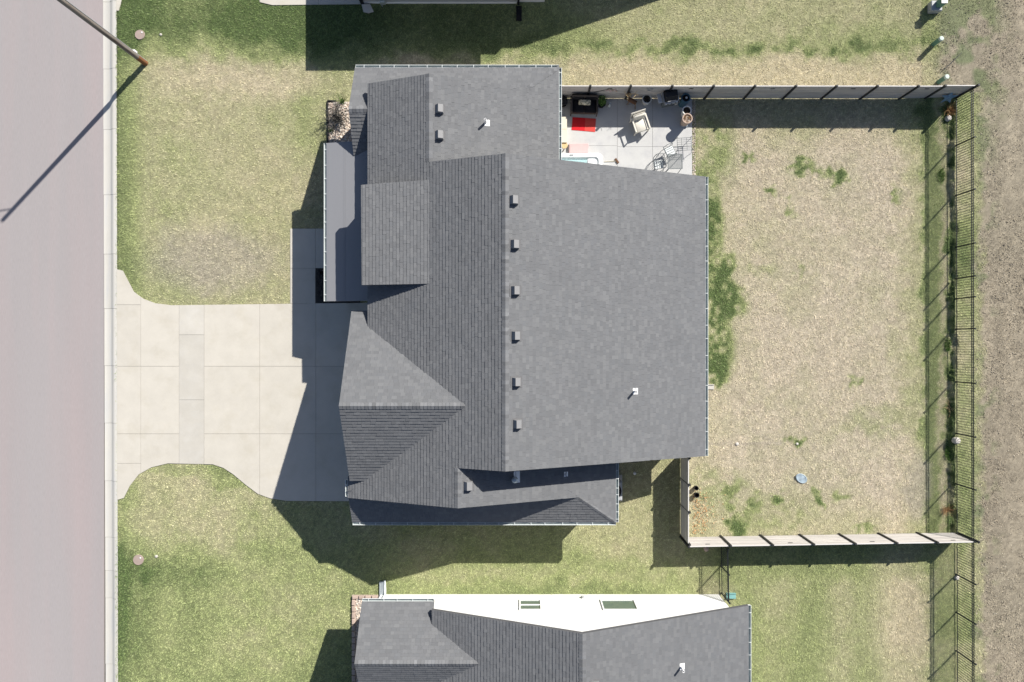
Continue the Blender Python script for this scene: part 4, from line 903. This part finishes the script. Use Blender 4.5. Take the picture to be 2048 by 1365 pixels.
# log figure with antlers
a=P(1262,210); t=thing('log_figure','rustic log animal with twig legs and antlers by the fence','ornament',(a[0],a[1],.024))
B=Vector((a[0],a[1],0)); dv=Vector((.30,-.10,0)); 
q=MB(); q.tube([B+Vector((-.20,.10,.50)),B+Vector((.17,-.08,.46))],.105,12); bd=obj('body',q,M['logbark'],t,smooth=True)
q=MB(); q.tube([B+Vector((.171,-.0805,.46)),B+Vector((.18,-.085,.4595))],.1,12); q.tube([B+Vector((-.21,.105,.501)),B+Vector((-.201,.1005,.50))],.1,12); obj('cut_end',q,M['cutwood'],bd)
for x,y in ((-.15,.15),(-.13,0),(.10,.03),(.13,-.13)):
    q=MB(); q.tube([B+Vector((x,y,.45)),B+Vector((x*1.5,y*1.6,.02))],.025,6); obj('leg',q,M['twig'],t)
q=MB(); q.tube([B+Vector((-.17,.10,.55)),B+Vector((-.26,.2,.8))],.03,6); obj('neck',q,M['twig'],t)
q=MB(); q.tube([B+Vector((-.22,.24,.84)),B+Vector((-.22,.10,.86))],.085,12); hd=obj('head',q,M['logbark'],t,smooth=True); q=MB(); q.lathe([(.08,0),(.08,.012),(0,.014)],(B.x-.2,B.y+.13,.93),12); obj('cut_end',q,M['cutwood'],hd)
for s_ in (-1,1):
    q=MB(); q.tube([B+Vector((-.22+.05*s_,.18,.9)),B+Vector((-.2+.2*s_,.12,1.1)),B+Vector((-.18+.3*s_,-.02,1.3))],[.018,.014,.008],5); q.tube([B+Vector((-.2+.2*s_,.12,1.1)),B+Vector((-.2+.32*s_,.22,1.22))],[.013,.007],5); q.tube([B+Vector((-.19+.25*s_,.05,1.2)),B+Vector((-.2+.12*s_,-.1,1.28))],[.011,.006],5); obj('antler',q,M['cutwood'],t)
# planters and pots
t,c0=open_pot(1294,198,.215,.42,M['graylight'],'planter','round white planter with bare soil against the plank fence','planter')
q=MB()
for k in range(14): an=random.uniform(0,6.28); q.tube([(c0[0]+.1*math.cos(an),c0[1]+.1*math.sin(an),c0[2]),(c0[0]+.16*math.cos(an+1),c0[1]+.16*math.sin(an+1),c0[2]+.06)],.007,4)
obj('dead_stem',q,M['greytwig'],t)
open_pot(1354,203,.115,.28,M['graylight'],'pot','small pale rimmed pot between the grill and the blue urn')
t,c0=open_pot(1372,196,.20,.80,M['blueglaze'],'urn','tall blue glazed urn at the patio corner','urn',taper=.98,sd=.1); q=MB(); q.lathe([(.05,0),(.055,.05),(.03,.06),(0,.05)],(c0[0]+.04,c0[1]+.03,c0[2]),10); obj('ornament',q,M['graylight'],t)
open_pot(1374,221,.20,.62,M['graylight'],'planter','white rimmed planter of dark soil below the blue urn','planter')
t,c0=open_pot(1375,237,.225,.75,M['clay'],'planter','clay planter filled with dead flower stems at the patio edge','planter',soil=M['rockbed'])
q=MB()
for k in range(70):
    an=random.uniform(0,6.28); r1=.17*math.sqrt(random.random()); b=random.uniform(0,6.28); q.tube([(c0[0]+r1*math.cos(an),c0[1]+r1*math.sin(an),c0[2]),(c0[0]+r1*math.cos(an)+.06*math.cos(b),c0[1]+r1*math.sin(an)+.06*math.sin(b),c0[2]+random.uniform(.02,.1))],.008,4,True)
obj('dead_stem',q,M['drystem'],t)
q=MB(); a=P(1371,250,.15); q.tube([(a[0]-.2,a[1]-.06,.04),(a[0]-.05,a[1]+.02,.16),(a[0]+.1,a[1]+.03,.16),(a[0]+.22,a[1]+.1,.05)],.02,6); q.cbox((a[0]-.02,a[1],.09),(.26,.16,.12),None,.03); tag(obj('watering_can',q,M['galv'],smooth=True),'grey metal watering can beside the clay planter','watering can')
# grill
t=local_thing('grill','steel gas grill with a black hood by the fence','grill',1333,206,R(11))
q=MB(); q.cbox((0,.02,.42),(.56,.46,.78),None,.02); lp('cabinet',q,M['silver'],t)
q=MB(); q.hull([(-.24,.86),(.26,.86),(.26,1.02),(.12,1.14),(-.10,1.12),(-.24,.96)],'x',-.29,.29); hd=lp('hood',q,M['black'],t); q=MB(); q.tube([(-.2,-.26,.97),(.2,-.26,.97)],.014,6); lp('handle',q,M['lightsilver'],hd)
for s_ in (-1,1):
    q=MB(); q.cbox((s_*.335,0,.87),(.075,.5,.035),None,.01); lp('side_shelf',q,M['lightsilver'],t)
q=MB(); q.cbox((0,-.285,.80),(.62,.10,.12),None,.01); cp=lp('control_panel',q,M['lightsilver'],t)
for x in (-.18,0,.18):
    q=MB(); q.lathe([(.028,0),(.028,.03),(0,.032)],(0,0,0),10,Matrix.Translation((x,-.33,.83))@Matrix.Rotation(R(90),4,'X')); lp('knob',q,M['black'],cp)
q=MB(); q.cbox((-.50,.0,.84),(.2,.44,.03),None,.01); lp('folding_shelf',q,M['lightsilver'],t)
# cream armchair: local -Y is forward
fx,fy=(1284-1271,270-231); t=local_thing('armchair','cream cushioned armchair turned sideways on the sunny patio','armchair',1277,253,math.atan2(-fy,fx)+math.pi/2,.024)
q=MB(); q.cbox((0,-.03,.30),(.60,.68,.10),None,.02); lp('seat_frame',q,M['cream'],t)
q=MB(); q.cbox((0,-.08,.41),(.54,.60,.14),None,.05); lp('seat_cushion',q,M['cream'],t,True)
q=MB(); q.cbox((0,.13,.63),(.54,.16,.44),Matrix.Rotation(R(-14),4,'X'),.06); lp('back_cushion',q,M['cream'],t,True)
q=MB(); q.cbox((0,.245,.62),(.70,.045,.60),Matrix.Rotation(R(-14),4,'X'),.015); lp('backrest',q,M['cream'],t)
for s_ in (-1,1):
    q=MB(); q.cbox((s_*.335,-.02,.575),(.075,.74,.04),None,.015); lp('armrest',q,M['cream'],t)
    for k,yy in ((0,-.36),(1,.3)):
        q=MB(); q.cbox((s_*.33,yy,.28),(.05,.05,.56),None,.006); lp('leg',q,M['cream'],t)
# hot tub
TZ=.84; x0,x1,y0,y1=1.55,PX(1205,TZ),7.12,PY(306.5,TZ); t=thing('hot_tub','white hot tub half under the roof edge','hot tub',((x0+x1)/2,(y0+y1)/2,.024))
def rrect(x0,x1,y0,y1,r,n=6):
    o=[]
    for cx,cy,a0 in ((x1-r,y1-r,0),(x0+r,y1-r,90),(x0+r,y0+r,180),(x1-r,y0+r,270)):
        for k in range(n+1): an=R(a0+90*k/n); o.append((cx+r*math.cos(an),cy+r*math.sin(an)))
    return o
q=MB(); rings=[(rrect(x0+.06,x1-.06,y0+.06,y1-.06,.18),.024),(rrect(x0+.05,x1-.05,y0+.05,y1-.05,.18),.72),(rrect(x0,x1,y0,y1,.2),.74),(rrect(x0,x1,y0,y1,.2),.81),(rrect(x0+.03,x1-.03,y0+.03,y1-.03,.2),TZ),(rrect(x0+.17,x1-.17,y0+.17,y1-.17,.16),TZ),(rrect(x0+.22,x1-.22,y0+.22,y1-.22,.2),.62),(rrect(x0+.55,x1-.5,y0+.5,y1-.5,.2),.45),(rrect(x0+.6,x1-.55,y0+.55,y1-.55,.2),.15)]
n=len(rings[0][0]); vs=[(p[0],p[1],z) for r,z in rings for p in r]; fs=[(i*n+k,i*n+(k+1)%n,(i+1)*n+(k+1)%n,(i+1)*n+k) for i in range(len(rings)-1) for k in range(n)]+[tuple((len(rings)-1)*n+k for k in range(n))]
q.add(vs,fs); obj('shell',q,M['acrylic'],t,smooth=True)
q=MB(); q.add([(p[0],p[1],.72) for p in rrect(x0+.19,x1-.19,y0+.19,y1-.19,.16)],[tuple(range(n))]); obj('water',q,M['water'],t)
q=MB(); q.lathe([(.0,-.2),(.34,-.19),(.36,-.05),(.30,.0),(0,.0)],(x1-.36,y1-.34,.765),20); obj('corner_seat',q,M['acrylic'],t,smooth=True)
q=MB(); q.cbox((PX(1143,TZ),y1-.09,TZ+.012),(.17,.08,.03),None,.008); obj('control_pad',q,M['grey_metal'],t)
a=P(1157.5,297.5,.2); t=thing('tub_step','pale pink step in front of the hot tub','step',(a[0],a[1],.024)); q=MB(); q.cbox((a[0],a[1],.11),(.94,.50,.17),None,.02); obj('tread',q,M['pink'],t); q=MB(); q.cbox((a[0],a[1]-.02,.202),(.84,.38,.016),None,.004); obj('tread_pad',q,M['pink'],t)
a=P(1120,260,.5); t=thing('storage_bench','cream storage bench along the house wall','bench',(a[0],a[1],.024)); bx1=PX(1134,.5); q=MB(); q.box(1.23,bx1-.02,PY(284,.5),PY(234,.5),.024,.44); obj('chest',q,M['creambox'],t); 
for va,vb in ((234,258.2),(258.8,285)): q=MB(); q.box(1.23,bx1,PY(vb,.5),PY(va,.5),.443,.49); obj('lid',q,M['creambox'],t)
t=local_thing('stool','small wooden stool beside the hot tub under the eave','stool',1128,296,R(20)); q=MB(); q.lathe([(.14,.36),(.15,.38),(.15,.40),(0,.405)],(0,0,0),14); lp('seat',q,M['cutwood'],t)
for k in range(3): an=k*2.094; q=MB(); q.tube([(.09*math.cos(an),.09*math.sin(an),.37),(.15*math.cos(an),.15*math.sin(an),0)],.018,6); lp('leg',q,M['twig'],t)
a=P(1222,324); q=MB(); q.tube([(a[0]-.32,a[1]+.0,.05),(a[0]+.22,a[1]+.02,.05)],.016,6); t=thing('broom','broom with a pale handle lying by the roof edge','broom',(a[0],a[1],.024)); obj('handle',q,M['creambox'],t); q=MB(); q.cbox((a[0]+.27,a[1]+.03,.055),(.10,.26,.06),Matrix.Translation((a[0]+.27,a[1]+.03,0))@Matrix.Rotation(R(35),4,'Z')@Matrix.Translation((-a[0]-.27,-a[1]-.03,0)),.01); obj('brush',q,M['logbark'],t)
# metal chairs, table, stand
def metal_chair(label,u,v,rz):
    t=local_thing('metal_chair',label,'chair',u,v,rz,.024,'metal chairs on the patio'); S=M['silver']
    q=MB(); q.cbox((0,0,.43),(.40,.40,.035),None,.015); st_=lp('seat',q,M['greyfabric'],t)
    for x in (-.09,0.02,.12): q=MB(); q.box(x-.012,x+.012,-.16,.16,.448,.456); lp('slat_line',q,S,st_)
    q=MB(); pts=[(-.21,-.2,.43),(.21,-.2,.43),(.21,.2,.43),(-.21,.2,.43),(-.21,-.2,.43)]; q.tube(pts,.016,6); lp('seat_frame',q,S,t)
    q=MB(); q.tube([(-.23,.2,.42),(-.25,.30,.7),(-.16,.36,.92),(0,.38,.97),(.16,.36,.92),(.25,.30,.7),(.23,.2,.42)],.016,6); br=lp('back_frame',q,S,t)
    for x in (-.12,-.04,.04,.12): q=MB(); q.tube([(x,.22,.44),(x,.36,.90)],.008,5); lp('back_bar',q,S,br)
    for s_ in (-1,1):
        q=MB(); q.tube([(s_*.25,.28,.62),(s_*.29,.05,.66),(s_*.29,-.18,.64),(s_*.26,-.22,.58),(s_*.23,-.21,.43)],.014,6); lp('armrest',q,S,t)
        for k in (-1,1): q=MB(); q.tube([(s_*.21,k*.2,.43),(s_*.25,k*.25,0)],.014,6); lp('leg',q,S,t)
metal_chair('metal chair with a pale seat tucked beside the mesh table',1336,308,R(115)); metal_chair('metal chair with a pale seat partly under the roof edge',1314,334,R(8))
t=local_thing('mesh_table','square steel mesh table at the roof edge','table',1343.5,331.5,R(1)); q=MB(); hh=.33
for s_ in (-1,1): q.cbox((0,s_*hh,.70),(2*hh+.03,.03,.03)); q.cbox((s_*hh,0,.70),(.03,2*hh-.031,.03))
lp('rim',q,M['silver'],t); q=MB()
for k in range(1,17): x=-hh+2*hh*k/17; q.box(x-.006,x+.006,-hh+.015,hh-.015,.698,.706); q.box(-hh+.015,hh-.015,x-.006,x+.006,.690,.697)
lp('mesh_top',q,M['silver'],t)
for x in (-1,1):
    for y in (-1,1): q=MB(); q.tube([(x*hh*.92,y*hh*.92,.69),(x*hh*.98,y*hh*.98,0)],.016,6); lp('leg',q,M['silver'],t)
t=local_thing('plant_stand','scrolled iron plant stand without pots at the patio edge','plant stand',1365,293,R(3)); q=MB()
for s_ in (-1,1): q.tube([(-.33,s_*.29,.36),(.33,s_*.29,.36)],.012,5); q.tube([(s_*.33,-.29,.36),(s_*.33,.29,.36)],.012,5)
lp('top_frame',q,M['silver'],t); q=MB()
for k in range(-2,3): q.tube([(-.33,k*.1,.36),(.33,k*.1,.36)],.008,4); 
for k in (-1,1): q.tube([(k*.12,-.29,.36),(k*.12,.29,.36)],.008,4)
lp('grate',q,M['silver'],t)
for x in (-1,1):
    for y in (-1,1):
        q=MB(); q.tube([(x*.33,y*.29,.36),(x*.36,y*.32,.15),(x*.40,y*.35,.02)],.011,5); lp('leg',q,M['silver'],t)
        q=MB(); q.tube([(x*(.36+.06*math.cos(i*.9))*1.0,y*.31,.42+.06*math.sin(i*.9)) for i in range(7)],.008,4); lp('scroll',q,M['silver'],t)
# fence ornaments
a=P(1212,178,1.15); t=thing('wall_flowers','small painted metal flowers hung on the plank fence','ornament',(a[0],PY(196.5)-.05,1.1)); q=MB(); y=PY(196.5)-.04
q.tube([(a[0]-.5,y,.85),(a[0]-.1,y,1.1),(a[0]+.3,y,1.25)],.012,5); obj('stem',q,M['iron'],t)
for k in range(6): q=MB(); q.lathe([(0,0),(.05,.01),(.05,.02),(0,.03)],(0,0,0),7,Matrix.Translation((a[0]+.05+k*.09,y,1.1+.12*math.sin(k*2.1)))@Matrix.Rotation(R(60),4,'X')); obj('flower',q,M['clay'] if k%2 else M['pink'],t)
a=P(1300,176,1.2); t=thing('wall_ring','pale metal ring ornament on the plank fence above the planter','ornament',(a[0],PY(196.5)-.04,1.2)); q=MB(); q.tube([(a[0]+.13*math.cos(i*.5236),PY(196.5)-.045,1.2+.13*math.sin(i*.5236)) for i in range(13)],.02,6); obj('ring',q,M['lightsilver'],t)
